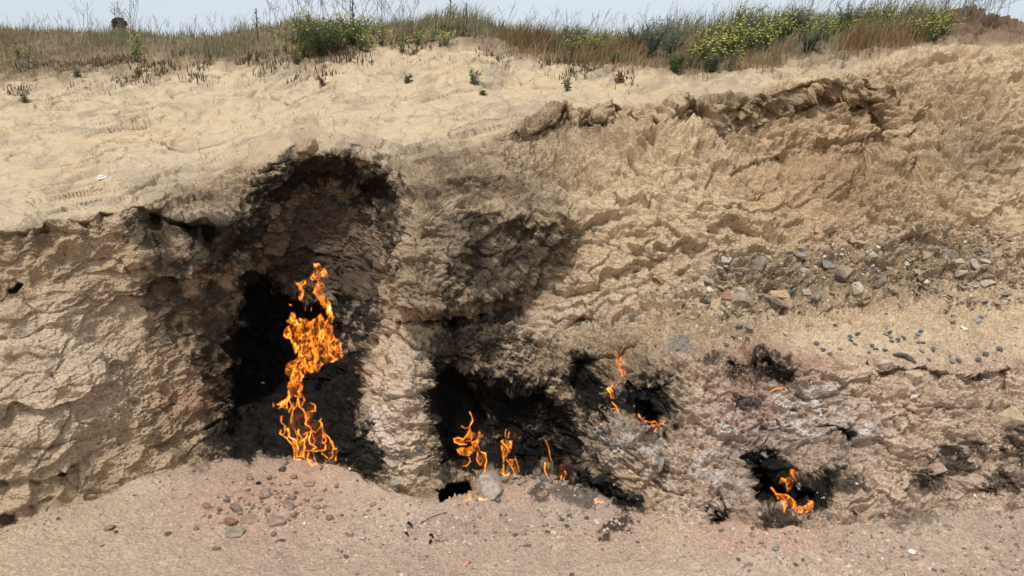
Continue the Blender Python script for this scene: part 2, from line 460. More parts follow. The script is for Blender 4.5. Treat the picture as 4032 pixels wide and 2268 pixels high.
fcw = .35+.65*sstep(-.25, .3, perlin(x*1.3, y*1.3, z*1.3+70))
lq_ = 1-.6*lz_
fct = led+(0.046*fa-0.012*np.exp(-(ja/.05)**2))*fcw*(.6+.4*wl) + (0.026*fb-0.012*np.exp(-(jb/.07)**2))*(.4+.6*fcw)*lq_ + 0.011*fc*lq_
cal = 0.15+1.25*np.clip(0.5+1.9*perlin(x*1.2, y*1.2, z*1.2+50), 0, 1)     # calmer and rougher stretches
sandy = 1-0.75*np.exp(-(((pxi-2700)/150)**2+((pyi-1080)/60)**2)) - 0.6*sstep(3000, 3150, pxi)*np.exp(-((pyi-1340)/75.)**2)
wr1 = 0.016*perlin(x*17, y*17, z*17+3); wr2 = 0.016*perlin(x*17+9, y*17, z*17)
x1 = x1+wr1; z1 = z1+wr2
u1, v1 = streak(R(12), 30, 74); u2, v2 = streak(R(-33), 30, 80)
fl3 = (1-wl)*turb(u1, y*40, v1)+wl*turb(u2, y*40, v2)
f1 = .45+.55*wl
wr_ = sstep(1750, 2300, pxi)*(1-sstep(1250, 1420, pyi))
h += fct*sandy+((0.012+.012*wr_)*fl*f1+(0.0085+.0075*wr_)*fl2+(0.0065+.003*wr_)*fl3)*np.maximum(cal, .55*wr_)*sandy*(1-.35*lz_)
h += (0.0065*turb(x*62, y*62, z*70)+0.005*perlin(x*110, y*110, z*120))*cal
dP = np.linalg.norm(np.gradient(np.stack([GX, GY, GZ], -1), axis=0), axis=-1)[i]/(PXS*y/FPX)
dQ = np.linalg.norm(np.gradient(np.stack([GX, GY, GZ], -1), axis=1), axis=-1)[i]/(3.4*y/FPX)
H[i] += (h-0.045)*fF[i]*np.clip(3.2/np.maximum(dP, dQ*.8), .3, 1)
# bench and ridge
i = on(wB)
x, y, z = GX[i], GY[i], GZ[i]
pxi, pyi = IPX[i], IPY[i]
far = np.clip((14-y)/6, 0, 1)
wq = 0.25*perlin(x*1.3, y*1.3, 1.0); wq2 = 0.25*perlin(x*1.3, y*1.3, 8.0)
c, s = math.cos(R(16)), math.sin(R(16))
u, v = (x+wq)*c+(y+wq2)*s, -(x+wq)*s+(y+wq2)*c
h = 0.05*fbm(x*0.9, y*0.9, 3.3, 2) + 0.022*perlin(u*1.1, v*4.2, 0.5)+0.011*turb(u*2.2, v*8.5, 2.5)
nc = perlin(u*1.7+0.3*perlin(u*6, v*6, 4), v*3.4+0.3*perlin(u*6, v*6, 9), 7.7)
crk = np.exp(-(nc/0.030)**2)*sstep(-.05, 0.2, perlin(x*1.1, y*1.1, 66)+0.1)
nc2 = perlin(u*5+0.4*perlin(u*14, v*14, 4), v*7.5, 17.7)
crk2 = np.exp(-(nc2/0.06)**2)*sstep(0.0, 0.25, perlin(x*2.3, y*2.3, 76)+0.1)
h -= 0.055*crk+0.024*crk2
h += 0.020*turb(u*3.0, v*8, 12.5)*np.clip(.5+1.6*perlin(x*1.2, y*1.2, 91), 0, 1.4) + 0.008*turb(u*6, v*9, 1.5)
grassline = np.interp(pxi, [0,300,600,900,1250,1500,1800,2000,2300,2700,3000,3300,4032], [330,330,300,280,270,220,230,250,300,320,280,250,180])
fa, ja = facets(u*2.4+.25*perlin(x*6, y*6, 2), v*5.5+.25*perlin(x*6, y*6, 5), 0*u+.5, 41)
h += (0.012*fa-0.024*np.exp(-(ja/.035)**2)*sstep(-.1, .25, perlin(x*1.1, y*1.1, 66)))
fb, jb = facets(u*9, v*6.5, 0*u+.5, 47)
h += 0.006*fb
clod = 1-sstep(-20, 170, pyi-grassline)
h += clod*(0.026*turb(x*7, y*5, 4.)+0.010*turb(x*14, y*8, 2.)-.012)
mound = np.exp(-(((pxi-3830)/190)**2+((pyi-95)/60)**2))
h += mound*(0.07*turb(x*6, y*6, z*6)+0.04*turb(x*15, y*15, z*15))
H[i] += h*wB[i]*np.clip(far+0.1, 0, 1)
# ground
i = on(wG)
x, y, z = GX[i], GY[i], GZ[i]
h = 0.030*fbm(x*1.1, y*1.1, 5, 2)+0.010*perlin(x*5, y*5, 3)+0.0045*turb(x*18, y*18, 9)+0.0035*perlin(x*60, y*60, 3)
pxi, pyi = IPX[i], IPY[i]
h += 0.05*np.exp(-(((pxi-1050)/220)**2+((pyi-1990)/75)**2))*(0.7+0.6*turb(x*9, y*9, 1))
h += 0.05*np.exp(-((pyi-np.interp(pxi, COLS, foot))/70.)**2)*(0.5+0.5*turb(x*4, y*4, 2))
rough_r = sstep(2500, 3300, pxi)
h += rough_r*(0.012*turb(x*14, y*14, 7)+0.015*turb(x*5, y*5, 3)-0.01)
H[i] += (h-0.012)*wG[i]*np.clip(1-(1.2-y)/3, 0.1, 1)
GX += ND[..., 0]*H; GY += ND[..., 1]*H; GZ += ND[..., 2]*H
NN = normals(GX, GY, GZ)
if (NN[NC//2, -30] @ np.array([0, 0, 1])) < 0: NN = -NN

# ------------------------------------------------------------------ what the earth is made of (its own colour, with some shade painted in)
def ell(cx, cy, rx, ry, soft=0.5):
    q = np.sqrt(((EX-cx)/rx)**2+((EY-cy)/ry)**2)
    return 1-sstep(1-soft, 1+soft, q)
def pmask(poly, e):
    return sstep(-e-42, e+42, poly_sdf(EX, EY, poly))
n_a = fbm(IPX/95, IPY/80, 1.1, 4, 0.6); n_b = fbm(IPX/95, IPY/80, 21.1, 4, 0.6)
EX = IPX+70*n_a; EY = IPY+70*n_b
sp1 = perlin(GX*38, GY*38, GZ*46); sp2 = perlin(GX*15+5, GY*15, GZ*19)
spk = np.clip(0.5+0.9*sp1+0.7*sp2, 0, 1)                    # speckle for patchy soot

def C(r, g, b): return np.array([r, g, b], np.float32)
BENCH, BENCH2, FACE, FACE2, GRND, GRND2 = C(.54,.425,.29), C(.57,.43,.265), C(.42,.305,.19), C(.54,.41,.27), C(.43,.32,.235), C(.36,.257,.19)
def mixc(a, b, t): return a+(b-a)*t[..., None]
big1 = np.clip(0.5+1.3*fbm(GX*1.6, GY*1.6, GZ*1.6, 3), 0, 1)
big2 = np.clip(0.5+1.5*fbm(GX*4+9, GY*4, GZ*4, 3), 0, 1)
cb = mixc(np.broadcast_to(BENCH, GX.shape+(3,)), BENCH2, big1*0.8)
cb = mixc(cb, C(.36,.285,.20), sstep(.5, .95, big2)*0.6)
cbn = sstep(3000, 3500, IPX)*sstep(60, 200, IPY)
cb = mixc(cb, C(.40,.30,.205), cbn)
gl = np.interp(IPX, [0,300,600,900,1250,1500,1800,2000,2300,2700,3000,3300,3700,4032], [300,290,250,240,250,170,160,190,260,285,250,215,150,165])
soilb = 1-sstep(-20, 70, IPY+70*n_a-gl)
cb = mixc(cb, C(.21,.145,.092), soilb*0.9)
cb = mixc(cb, C(.20,.13,.085), np.clip(mound_full, 0, 1)) if False else cb
mnd = np.exp(-(((IPX-3880)/200)**2+((IPY-100)/55)**2))
cb = mixc(cb, C(.17,.105,.065), np.clip(mnd*1.2, 0, 1))
cf = mixc(np.broadcast_to(FACE, GX.shape+(3,)), FACE2, big1)
cf = mixc(cf, C(.29,.215,.135), sstep(.5, .95, big2)*0.6)
# yellower sandstone to the right, greyer lower down
cf = mixc(cf, C(.60,.455,.285), sstep(1900, 2500, IPX)*(1-sstep(1150, 1500, IPY))*0.8)
cf = mixc(cf, C(.58,.435,.32), sstep(2450, 2750, IPX)*sstep(1250, 1450, IPY)*0.85)
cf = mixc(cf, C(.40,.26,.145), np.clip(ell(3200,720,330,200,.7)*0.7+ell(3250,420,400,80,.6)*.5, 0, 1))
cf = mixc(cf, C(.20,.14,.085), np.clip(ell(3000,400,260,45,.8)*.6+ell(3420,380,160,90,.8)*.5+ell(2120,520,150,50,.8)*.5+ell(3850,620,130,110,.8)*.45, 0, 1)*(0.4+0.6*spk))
cf = mixc(cf, C(.55,.42,.27), np.clip(ell(2700,1060,150,70,.6)+ell(3600,1330,560,90,.5)*.6+ell(2980,560,60,60)*0, 0, 1)*0.8)
cf = mixc(cf, C(.56,.44,.315), np.clip(ell(800,862,230,26)*.9+ell(1570,1345,150,60)*.9+ell(2150,1300,260,70)*.7+ell(1560,1620,120,320)*.95+ell(2350,1180,260,120)*.4+ell(230,1500,300,300,.7)*.75, 0, 1))
cg = mixc(np.broadcast_to(GRND, GX.shape+(3,)), GRND2, big1)
cg = mixc(cg, C(.41,.315,.215), (1-sstep(300, 900, IPX))*0.7)
cg = mixc(cg, C(.43,.33,.22), ell(2650,2105,110,45,.6)*.8)
cf = mixc(cf, C(.30,.215,.14), np.exp(-(((EX-3350)/640)**4+((EY-1090+0.06*(EX-3350))/120)**4))*(.25+.6*spk))
cf = cf*np.array([1.0, .985, .99], np.float32)
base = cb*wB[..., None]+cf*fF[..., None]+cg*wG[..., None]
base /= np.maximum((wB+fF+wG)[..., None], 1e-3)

baked = np.clip(ell(2930,1640,90,150)*.95+ell(3080,1620,260,150,.7)*.3+ell(2960,1405,260,55)*.5+ell(3120,1470,120,60)*.35+ell(2370,1790,130,90)*.35+ell(730,1590,140,60)*.55
        +ell(1000,2000,300,110,.6)*.4+ell(3000,2130,260,50,.6)*.5+ell(1530,1620,90,120)*.15+ell(2500,2090,300,50,.6)*.3+ell(3350,1420,200,40)*.3
        +ell(2850,1990,70,60)*.45+ell(3120,1870,90,40)*.3+ell(2120,1930,200,60,.6)*.3, 0, 1)
base = mixc(base, C(.40,.215,.15), baked*(0.55+0.45*spk))
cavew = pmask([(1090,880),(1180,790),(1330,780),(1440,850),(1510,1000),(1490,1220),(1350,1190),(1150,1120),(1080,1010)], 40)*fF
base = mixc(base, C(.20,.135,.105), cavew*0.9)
grey = np.clip(ell(3080,1640,260,150,.6)*.25+ell(2400,1720,130,110)*.5+ell(2960,1860,140,170)*.3+ell(3350,1720,130,110)*.4+ell(2330,1960,130,45)*.5+ell(2680,1370,55,28)*1.0, 0, 1)
base = mixc(base, C(.25,.235,.225), grey*(0.4+0.6*spk))
ash = np.clip(ell(2820,1800,200,200,.8)*.35+ell(2400,1735,105,80)*1.0+ell(2425,1590,24,120)*.9+ell(2570,1770,60,80)*.7+ell(3150,1575,160,70)*.8+ell(3120,1700,110,60)*.7+ell(3340,1690,50,45)*.8
        +ell(2860,1680,60,40)*.5+ell(1500,1700,60,140)*.45+ell(2960,1790,40,40)*.4+ell(2790,1850,60,80)*.3, 0, 1)*sstep(.25, .75, np.clip(.5+1.1*sp2+.5*sp1, 0, 1))
base = mixc(base, C(.68,.62,.57), np.clip(ash*1.1, 0, .95))

soot = np.zeros_like(GX)
sp3 = perlin(GX*85, GY*85, GZ*100)
sp4 = perlin(GX*6.5+3, GY*6.5, GZ*8)
nf = np.clip(.5+.55*sp4+.55*sp2+.5*sp1+.35*sp3, 0, 1)
def add_soot(m, k, patchy=0.0):
    """soot thins out raggedly: it stays in some flakes and is scoured off others"""
    global soot
    g = np.clip(m, 0, 1)
    f = sstep(.24, .80, g*(1.0-.12*patchy)+(nf-.5)*(0.68+.55*patchy)*sstep(0, .35, g)*(1-0.55*sstep(.9, 1, g)*(patchy < .3)))
    soot = np.maximum(soot, f*k)
add_soot(pmask([(1060,1065),(950,1085),(912,1150),(895,1260),(880,1400),(876,1600),(856,1750),(920,1815),(1100,1795),(1200,1805),(1340,1820),(1470,1840),
                (1445,1740),(1420,1620),(1430,1500),(1455,1395),(1370,1400),(1350,1330),(1330,1240),(1280,1180),(1120,1140),(1080,1100)], 24), 1.0)
add_soot(pmask([(960,800),(1020,700),(1090,650),(1160,612),(1250,596),(1380,600),(1490,640),(1568,695),(1582,800),(1575,950),(1540,1090),(1510,1000),
                (1470,870),(1400,800),(1300,745),(1210,760),(1130,810),(1070,900),(980,1010),(900,1060),(870,960)], 45), 0.72, .4)
add_soot(pmask([(1330,1190),(1480,1200),(1490,1280),(1440,1370),(1340,1330)], 25), .9, .8)
add_soot(pmask([(1080,1000),(1180,960),(1330,1000),(1480,1050),(1470,1180),(1320,1190),(1150,1140),(1060,1090)], 40), .35)
add_soot(ell(640,1150,80,200,.8), .55, .4); add_soot(ell(640,900,170,80,.7), .55, .4); add_soot(ell(850,960,150,130,.7), .62, .35)
add_soot(ell(830,1250,90,280,.7), .5, .6); add_soot(ell(880,1720,90,100,.6), .8, .6); add_soot(ell(760,1800,100,50,.7), .35, .5)
add_soot(pmask([(1830,800),(1950,830),(2060,850),(2200,900),(2250,1000),(2120,1090),(2030,1180),(1850,1225),(1740,1200),(1790,1000),(1860,930)], 40), .55, .5)  # soot, plus the shade of the recess under the diagonal ridge painted in
add_soot(ell(1850,740,160,80,.9), .22, .6); add_soot(ell(1700,620,150,50,.9), .25, .6); add_soot(ell(1545,820,40,160,.8), .5, .5)
add_soot(ell(1880,1320,200,110,.8), .62, .7); add_soot(ell(1470,1780,55,110,.6), .9, .9)
add_soot(pmask([(1690,1480),(1720,1440),(1800,1425),(1890,1460),(1950,1600),(1930,1700),(1960,1860),(1850,1868),(1720,1860),(1690,1700)], 18), 1.0)
add_soot(pmask([(1850,1440),(2050,1490),(2150,1480),(2280,1600),(2290,1700),(2250,1800),(2300,1900),(2150,1885),(1950,1870),(1880,1650)], 30), .97, .55)
add_soot(pmask([(1890,1700),(2270,1720),(2260,1830),(2150,1850),(1900,1868)], 20), 1.0)
add_soot(pmask([(2170,1480),(2250,1410),(2370,1400),(2390,1540),(2320,1580),(2200,1560)], 20), 1.0, .4)
add_soot(pmask([(2200,1560),(2420,1540),(2440,1660),(2280,1690)], 25), .95, .8)
add_soot(pmask([(2440,1490),(2640,1500),(2660,1600),(2640,1690),(2520,1680),(2440,1600)], 22), .97, .5)
soot = np.maximum(soot, sstep(-14, 14, poly_sdf(EX, EY, [(2480,1575),(2570,1570),(2640,1650),(2570,1690),(2500,1660)])))
add_soot(pmask([(2230,1850),(2330,1850),(2440,1910),(2520,1990),(2490,2020),(2400,1985),(2280,1920)], 18), 1.0)
add_soot(pmask([(1680,1860),(1760,1850),(1800,1890),(1720,1910)], 20), .7, .8)
soot = np.maximum(soot, sstep(-8, 8, poly_sdf(IPX+.3*(EX-IPX), IPY+.3*(EY-IPY), [(1702,1945),(1755,1902),(1848,1892),(1858,1935),(1800,1970),(1730,1990)])))
soot = np.maximum(soot, sstep(-16, 16, poly_sdf(IPX+.35*(EX-IPX), IPY+.35*(EY-IPY), [(2930,1790),(2990,1750),(3070,1790),(3090,1830),(3150,1865),(3280,1850),(3320,1845),(3295,1930),(3255,2015),(3200,2040),(3060,2020),(2950,1995),(2925,1900)])+24*(nf-.5)))
add_soot(ell(3000,1450,120,50,.8), .8, 1); add_soot(ell(3310,1722,50,24,.6), .8, .5); add_soot(ell(2835,2045,52,34,.5), .95, .4)
add_soot(ell(3345,1920,50,34,.7), .6, .8); add_soot(ell(3650,1915,70,42,.7), .55, 1); add_soot(ell(3760,1810,120,60,.8), .6, 1)
add_soot(ell(3930,1900,100,50,.7), .55, 1); add_soot(ell(4010,1740,70,50,.6), .55, 1); add_soot(ell(3600,2040,140,50,.8), .4, .9)
add_soot(ell(3080,2060,110,50,.6), .7, .8); add_soot(ell(2420,2070,75,28,.6), .72, .5); add_soot(ell(2140,1975,60,25,.6), .6, .8)
add_soot(ell(2600,1860,30,50,.6), .5, .8); add_soot(ell(2790,1405,60,26,.6), .6, .9); add_soot(ell(2940,1600,45,40,.6), .5, .9)
add_soot(ell(2270,1960,140,40,.7), .5, .8); add_soot(ell(1380,2110,20,14), .4)
fresh = 0.75+0.5*np.clip(.5+sp2, 0, 1)
soot = np.clip(soot, 0, 1)
SOOT = C(.0095,.0086,.008)
# brown smoke staining beyond the soot, with shade painted on the left hollow wall
stain_shade = np.clip(np.maximum.reduce([
    pmask([(540,830),(640,790),(800,725),(1000,670),(1120,620),(1250,590),(1400,590),(1520,690),(1530,900),(1500,1150),(1440,1350),(1420,1850),(850,1850),(780,1600),(700,1350),(610,1050)], 70)*.72,  # smoke brown, also painting the shade of the left wall and slope above its ledge
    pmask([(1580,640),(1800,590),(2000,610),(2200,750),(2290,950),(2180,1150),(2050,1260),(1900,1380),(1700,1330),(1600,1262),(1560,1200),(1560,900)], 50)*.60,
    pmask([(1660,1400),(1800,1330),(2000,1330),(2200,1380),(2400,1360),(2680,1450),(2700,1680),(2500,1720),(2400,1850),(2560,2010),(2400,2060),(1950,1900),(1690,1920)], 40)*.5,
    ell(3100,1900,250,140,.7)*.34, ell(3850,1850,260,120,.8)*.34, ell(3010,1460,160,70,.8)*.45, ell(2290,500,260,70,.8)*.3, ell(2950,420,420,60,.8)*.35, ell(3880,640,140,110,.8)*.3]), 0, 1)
stain_shade = stain_shade*(1-.85*np.exp(-(((IPY-np.interp(IPX, [560,640,740,880,1000,1060], [815,838,866,866,838,790]))/16)**2))*(IPX > 590)*(IPX < 1070))
base = mixc(base, C(.145,.104,.068), np.clip(stain_shade*(.35+1.0*nf), 0, .93)*(1-wG*.75))
t = 1-(1-soot)**1.6
sv = SOOT*(.45+1.5*np.clip(.5+.8*sp2+.6*sp1+.4*sp3, 0, 1.2))[..., None]
base = base+(sv-base)*np.clip(t, 0, 1)[..., None]*.985
base = np.clip(base*(1+0.13*sp2+0.10*sp1)[..., None], 0.004, 0.85)

# ------------------------------------------------------------------ materials
def new_mat(name):
    m = bpy.data.materials.new(name)
    m.use_nodes = True
    return m, m.node_tree, m.node_tree.nodes['Principled BSDF']

def earth_mat(name, b1, b2, b3, aniso, var=0.45):
    m, t, p = new_mat(name)
    N = t.nodes.new; L = t.links.new
    at = N('ShaderNodeAttribute'); at.attribute_name = 'col'
    tc = N('ShaderNodeTexCoord')
    mp = N('ShaderNodeMapping'); mp.inputs['Rotation'].default_value = aniso[0]; mp.inputs['Scale'].default_value = aniso[1]
    L(tc.outputs['Object'], mp.inputs[0])
    n1 = N('ShaderNodeTexNoise'); n1.inputs['Scale'].default_value = 26; n1.inputs['Detail'].default_value = 6; n1.inputs['Roughness'].default_value = .65
    n2 = N('ShaderNodeTexNoise'); n2.inputs['Scale'].default_value = 95; n2.inputs['Detail'].default_value = 4; n2.inputs['Roughness'].default_value = .7
    n3 = N('ShaderNodeTexVoronoi'); n3.inputs['Scale'].default_value = 70
    L(mp.outputs[0], n1.inputs['Vector']); L(tc.outputs['Object'], n2.inputs['Vector']); L(mp.outputs[0], n3.inputs['Vector'])
    mr = N('ShaderNodeMapRange'); mr.inputs['From Min'].default_value = .25; mr.inputs['From Max'].default_value = .75
    mr.inputs['To Min'].default_value = 1-var; mr.inputs['To Max'].default_value = 1+var
    L(n2.outputs[0], mr.inputs['Value'])
    mx = N('ShaderNodeVectorMath'); mx.operation = 'SCALE'
    L(at.outputs['Color'], mx.inputs[0]); L(mr.outputs[0], mx.inputs['Scale'])
    L(mx.outputs[0], p.inputs['Base Color'])
    p.inputs['Roughness'].default_value = .95
    p.inputs['Specular IOR Level'].default_value = .12
    if name == 'dry clay slope':
        vm = N('ShaderNodeMapping'); vm.inputs['Rotation'].default_value = (0, 0, R(14)); vm.inputs['Scale'].default_value = (3.8, 1.7, 0.2)
        nw = N('ShaderNodeTexNoise'); nw.inputs['Scale'].default_value = 5; nw.inputs['Detail'].default_value = 5
        ad = N('ShaderNodeVectorMath'); ad.operation = 'MULTIPLY_ADD'; ad.inputs[1].default_value = (.35, .35, 0)
        L(tc.outputs['Object'], nw.inputs['Vector']); L(nw.outputs['Color'], ad.inputs[0]); L(tc.outputs['Object'], ad.inputs[2]); L(ad.outputs[0], vm.inputs[0])
        vo = N('ShaderNodeTexVoronoi'); vo.feature = 'DISTANCE_TO_EDGE'; vo.inputs['Scale'].default_value = 1.0
        L(vm.outputs[0], vo.inputs['Vector'])
        rm = N('ShaderNodeMapRange'); rm.inputs['From Max'].default_value = .028
        L(vo.outputs['Distance'], rm.inputs['Value'])
        n3 = rm; b2 = .5
    prev = None
    for nd, st, ds in ((n1, b1, .012), (n3, b2, .03 if name == 'dry clay slope' else .008), (n2, b3, .004)):
        b = N('ShaderNodeBump'); b.inputs['Strength'].default_value = st; b.inputs['Distance'].default_value = ds
        L(nd.outputs[0], b.inputs['Height'])
        if prev: L(prev.outputs[0], b.inputs['Normal'])
        prev = b
    L(prev.outputs[0], p.inputs['Normal'])
    return m
m_face = earth_mat('weathered sandstone', 1.0, .6, 1.0, ((0, R(22), 0), (1, 1, 2.4)), .45)
m_bench = earth_mat('dry clay slope', 1.0, .4, 1.0, ((0, 0, R(16)), (1, 3.0, 1)), .25)
m_ground = earth_mat('dusty trodden earth', .6, .5, .9, ((0, 0, 0), (1, 1, 1)), .5)

def solid(name, c, rough=.8, var=.25, scale=40, bump=.3, spec=.2):
    m, t, p = new_mat(name)
    N = t.nodes.new; L = t.links.new
    tc = N('ShaderNodeTexCoord'); n = N('ShaderNodeTexNoise'); n.inputs['Scale'].default_value = scale; n.inputs['Detail'].default_value = 5
    L(tc.outputs['Object'], n.inputs['Vector'])
    mr = N('ShaderNodeMapRange'); mr.inputs['From Min'].default_value = .3; mr.inputs['From Max'].default_value = .7
    mr.inputs['To Min'].default_value = 1-var; mr.inputs['To Max'].default_value = 1+var
    L(n.outputs[0], mr.inputs['Value'])
    mx = N('ShaderNodeVectorMath'); mx.operation = 'SCALE'; mx.inputs[0].default_value = c
    L(mr.outputs[0], mx.inputs['Scale']); L(mx.outputs[0], p.inputs['Base Color'])
    p.inputs['Roughness'].default_value = rough; p.inputs['Specular IOR Level'].default_value = spec
    if bump:
        b = N('ShaderNodeBump'); b.inputs['Strength'].default_value = bump; b.inputs['Distance'].default_value = .004
        L(n.outputs[0], b.inputs['Height']); L(b.outputs[0], p.inputs['Normal'])
    return m

def attr_mat(name, rough=.8, trans=0.0, var=.2, scale=60, spec=.15):
    m, t, p = new_mat(name)
    N = t.nodes.new; L = t.links.new
    at = N('ShaderNodeAttribute'); at.attribute_name = 'col'
    tc = N('ShaderNodeTexCoord'); n = N('ShaderNodeTexNoise'); n.inputs['Scale'].default_value = scale; n.inputs['Detail'].default_value = 3
    L(tc.outputs['Object'], n.inputs['Vector'])
    mr = N('ShaderNodeMapRange'); mr.inputs['From Min'].default_value = .3; mr.inputs['From Max'].default_value = .7
    mr.inputs['To Min'].default_value = 1-var; mr.inputs['To Max'].default_value = 1+var
    L(n.outputs[0], mr.inputs['Value'])
    mx = N('ShaderNodeVectorMath'); mx.operation = 'SCALE'
    L(at.outputs['Color'], mx.inputs[0]); L(mr.outputs[0], mx.inputs['Scale'])
    L(mx.outputs[0], p.inputs['Base Color'])
    p.inputs['Roughness'].default_value = rough; p.inputs['Specular IOR Level'].default_value = spec
    if trans:
        tr = N('ShaderNodeBsdfTranslucent'); ms = N('ShaderNodeMixShader'); ms.inputs[0].default_value = trans
        L(mx.outputs[0], tr.inputs['Color']); L(p.outputs[0], ms.inputs[1]); L(tr.outputs[0], ms.inputs[2])
        L(ms.outputs[0], t.nodes['Material Output'].inputs['Surface'])
    return m

# ------------------------------------------------------------------ raw mesh builder
def mesh_np(name, V, F4=None, F3=None, mat=None, colr=None, smooth=False, attrs=None):
    me = bpy.data.meshes.new(name)
    V = np.asarray(V, np.float32).reshape(-1, 3)
    n4 = 0 if F4 is None else len(F4); n3 = 0 if F3 is None else len(F3)
    idx = []
    if n4: idx.append(np.asarray(F4, np.int32).ravel())
    if n3: idx.append(np.asarray(F3, np.int32).ravel())
    idx = np.concatenate(idx)
    st = np.concatenate([np.arange(n4)*4, n4*4+np.arange(n3)*3]).astype(np.int32)
    me.vertices.add(len(V)); me.vertices.foreach_set('co', V.ravel())
    me.loops.add(len(idx)); me.loops.foreach_set('vertex_index', idx)
    me.polygons.add(n4+n3); me.polygons.foreach_set('loop_start', st)
    me.update(calc_edges=True)
    if smooth: me.polygons.foreach_set('use_smooth', np.ones(n4+n3, bool))
    else: me.polygons.foreach_set('use_smooth', np.zeros(n4+n3, bool))
    if colr is not None:
        a = me.attributes.new('col', 'FLOAT_COLOR', 'POINT')
        cc = np.ones((len(V), 4), np.float32); cc[:, :3] = colr
        a.data.foreach_set('color', cc.ravel())
    for k, v in (attrs or {}).items():
        a = me.attributes.new(k, 'FLOAT', 'POINT'); a.data.foreach_set('value', np.asarray(v, np.float32))
    if mat: me.materials.append(mat)
    return me

# split the one surface into ground, rock face and hillside along their natural edges
VID = np.arange(NC*NR).reshape(NC, NR)
Q = np.stack([VID[:-1, :-1], VID[:-1, 1:], VID[1:, 1:], VID[1:, :-1]], -1)
lab = np.where(wG > .5, 2, np.where(wB > .5, 0, 1))
lq = lab[:-1, :-1]
allV = np.stack([GX, GY, GZ], -1).reshape(-1, 3); allC = base.reshape(-1, 3); allN = NN.reshape(-1, 3)
for k, (nm, mt) in enumerate((('hillside', m_bench), ('rock_face', m_face), ('ground', m_ground))):
    q = Q[lq == k]
    use = np.unique(q); remap = np.zeros(NC*NR, np.int32); remap[use] = np.arange(len(use))
    q = remap[q]
    e1 = allV[use][q[:1, 1]]-allV[use][q[:1, 0]]; e2 = allV[use][q[:1, 3]]-allV[use][q[:1, 0]]
    if (np.cross(e1, e2)*allN[use][q[:1, 0]]).sum() < 0: q = q[:, ::-1]
    me = mesh_np(nm, allV[use], F4=q, mat=mt, colr=allC[use], smooth=True)
    me.normals_split_custom_set_from_vertices(allN[use])
    tag(link(nm, me), kind='structure')

# ------------------------------------------------------------------ where things stand: photo position -> point of the real surface
VPX, VPY, VD = proj(GX, GY, GZ)
okm = (VD > .5) & (VPX > -200) & (VPX < 4230) & (VPY > -20) & (VPY < 2330)
CELL = 6.0
bw, bh = int(4500/CELL), int(2400/CELL)
bx = ((VPX+200)/CELL).astype(int); by = ((VPY+20)/CELL).astype(int)
okm &= (bx >= 0) & (bx < bw) & (by >= 0) & (by < bh)
ids = VID[okm]; keyb = by[okm]*bw+bx[okm]
order = np.argsort(-VD[okm])
tab = np.full(bw*bh, -1, np.int64); tab[keyb[order]] = ids[order]
tab = tab.reshape(bh, bw)
def surf(px, py):
    cx, cy = int((px+200)/CELL), int((py+20)/CELL)
    for r in range(0, 12):
        sub = tab[max(0, cy-r):cy+r+1, max(0, cx-r):cx+r+1]
        v = sub[sub >= 0]
        if len(v):
            d = (VPX.ravel()[v]-px)**2+(VPY.ravel()[v]-py)**2
            j = v[np.argmin(d)]
            return Vector(allV[j]), Vector(allN[j]), VD.ravel()[j]
    raise ValueError((px, py))
ssm = np.stack([gauss1(gauss1(NN[..., k], 4, 0), 4, 1) for k in range(3)], -1).reshape(-1, 3)
def surf_s(px, py):
    p, n, d = surf(px, py)
    j = np.argmin(((allV-np.array(p))**2).sum(1)) if False else None
    return p, n, d

# ================================================================== THINGS
UP = Vector((0, 0, 1))
class MB:
    """collects tubes, leaves and blades and links them as ONE mesh object"""
    def __init__(s): s.v = []; s.f = []; s.c = []
    def add(s, vs, fs, c):
        n = len(s.v)
        s.v += [tuple(p) for p in vs]; s.f += [tuple(i+n for i in f) for f in fs]; s.c += [c]*len(vs)
    def tube(s, pts, r0, r1, c, n=3):
        pts = [Vector(p) for p in pts]; m = len(pts); vs = []; fs = []
        for k, p in enumerate(pts):
            d = (pts[min(k+1, m-1)]-pts[max(k-1, 0)])
            if d.length < 1e-9: d = UP.copy()
            d.normalize()
            a = d.orthogonal().normalized(); b = d.cross(a)
            r = r0+(r1-r0)*k/(m-1)
            for j in range(n):
                t = 2*math.pi*j/n
                vs.append(p+a*math.cos(t)*r+b*math.sin(t)*r)
        for k in range(m-1):
            for j in range(n):
                fs.append((k*n+j, k*n+(j+1) % n, (k+1)*n+(j+1) % n, (k+1)*n+j))
        fs.append(tuple(range(n))[::-1]); fs.append(tuple((m-1)*n+j for j in range(n)))
        s.add(vs, fs, c)
    def blob(s, p, r, c, sq=(1, 1, 1)):
        p = Vector(p)
        vs = [p+Vector((r*sq[0]*a, r*sq[1]*b, r*sq[2]*d)) for a, b, d in ((1,0,0),(-1,0,0),(0,1,0),(0,-1,0),(0,0,1),(0,0,-1))]
        s.add(vs, [(0,2,4),(2,1,4),(1,3,4),(3,0,4),(2,0,5),(1,2,5),(3,1,5),(0,3,5)], c)
    def leaf(s, p, d, L, W, c, droop=.2):
        p = Vector(p); d = Vector(d).normalized()
        side = d.cross(UP)
        if side.length < 1e-3: side = Vector((1, 0, 0))
        side.normalize(); m = p+d*L*.5+UP*L*droop*.25; e = p+d*L-UP*L*droop*.5
        s.add([p, m+side*W/2, e, m-side*W/2], [(0, 1, 2), (0, 2, 3)], c)
    def build(s, name, mat, parent=None):
        me = bpy.data.meshes.new(name)
        me.from_pydata(s.v, [], s.f)
        a = me.attributes.new('col', 'FLOAT_COLOR', 'POINT')
        cc = np.ones((len(s.v), 4), np.float32); cc[:, :3] = np.array(s.c, np.float32)
        a.data.foreach_set('color', cc.ravel())
        me.materials.append(mat)
        return link(name, me, parent)

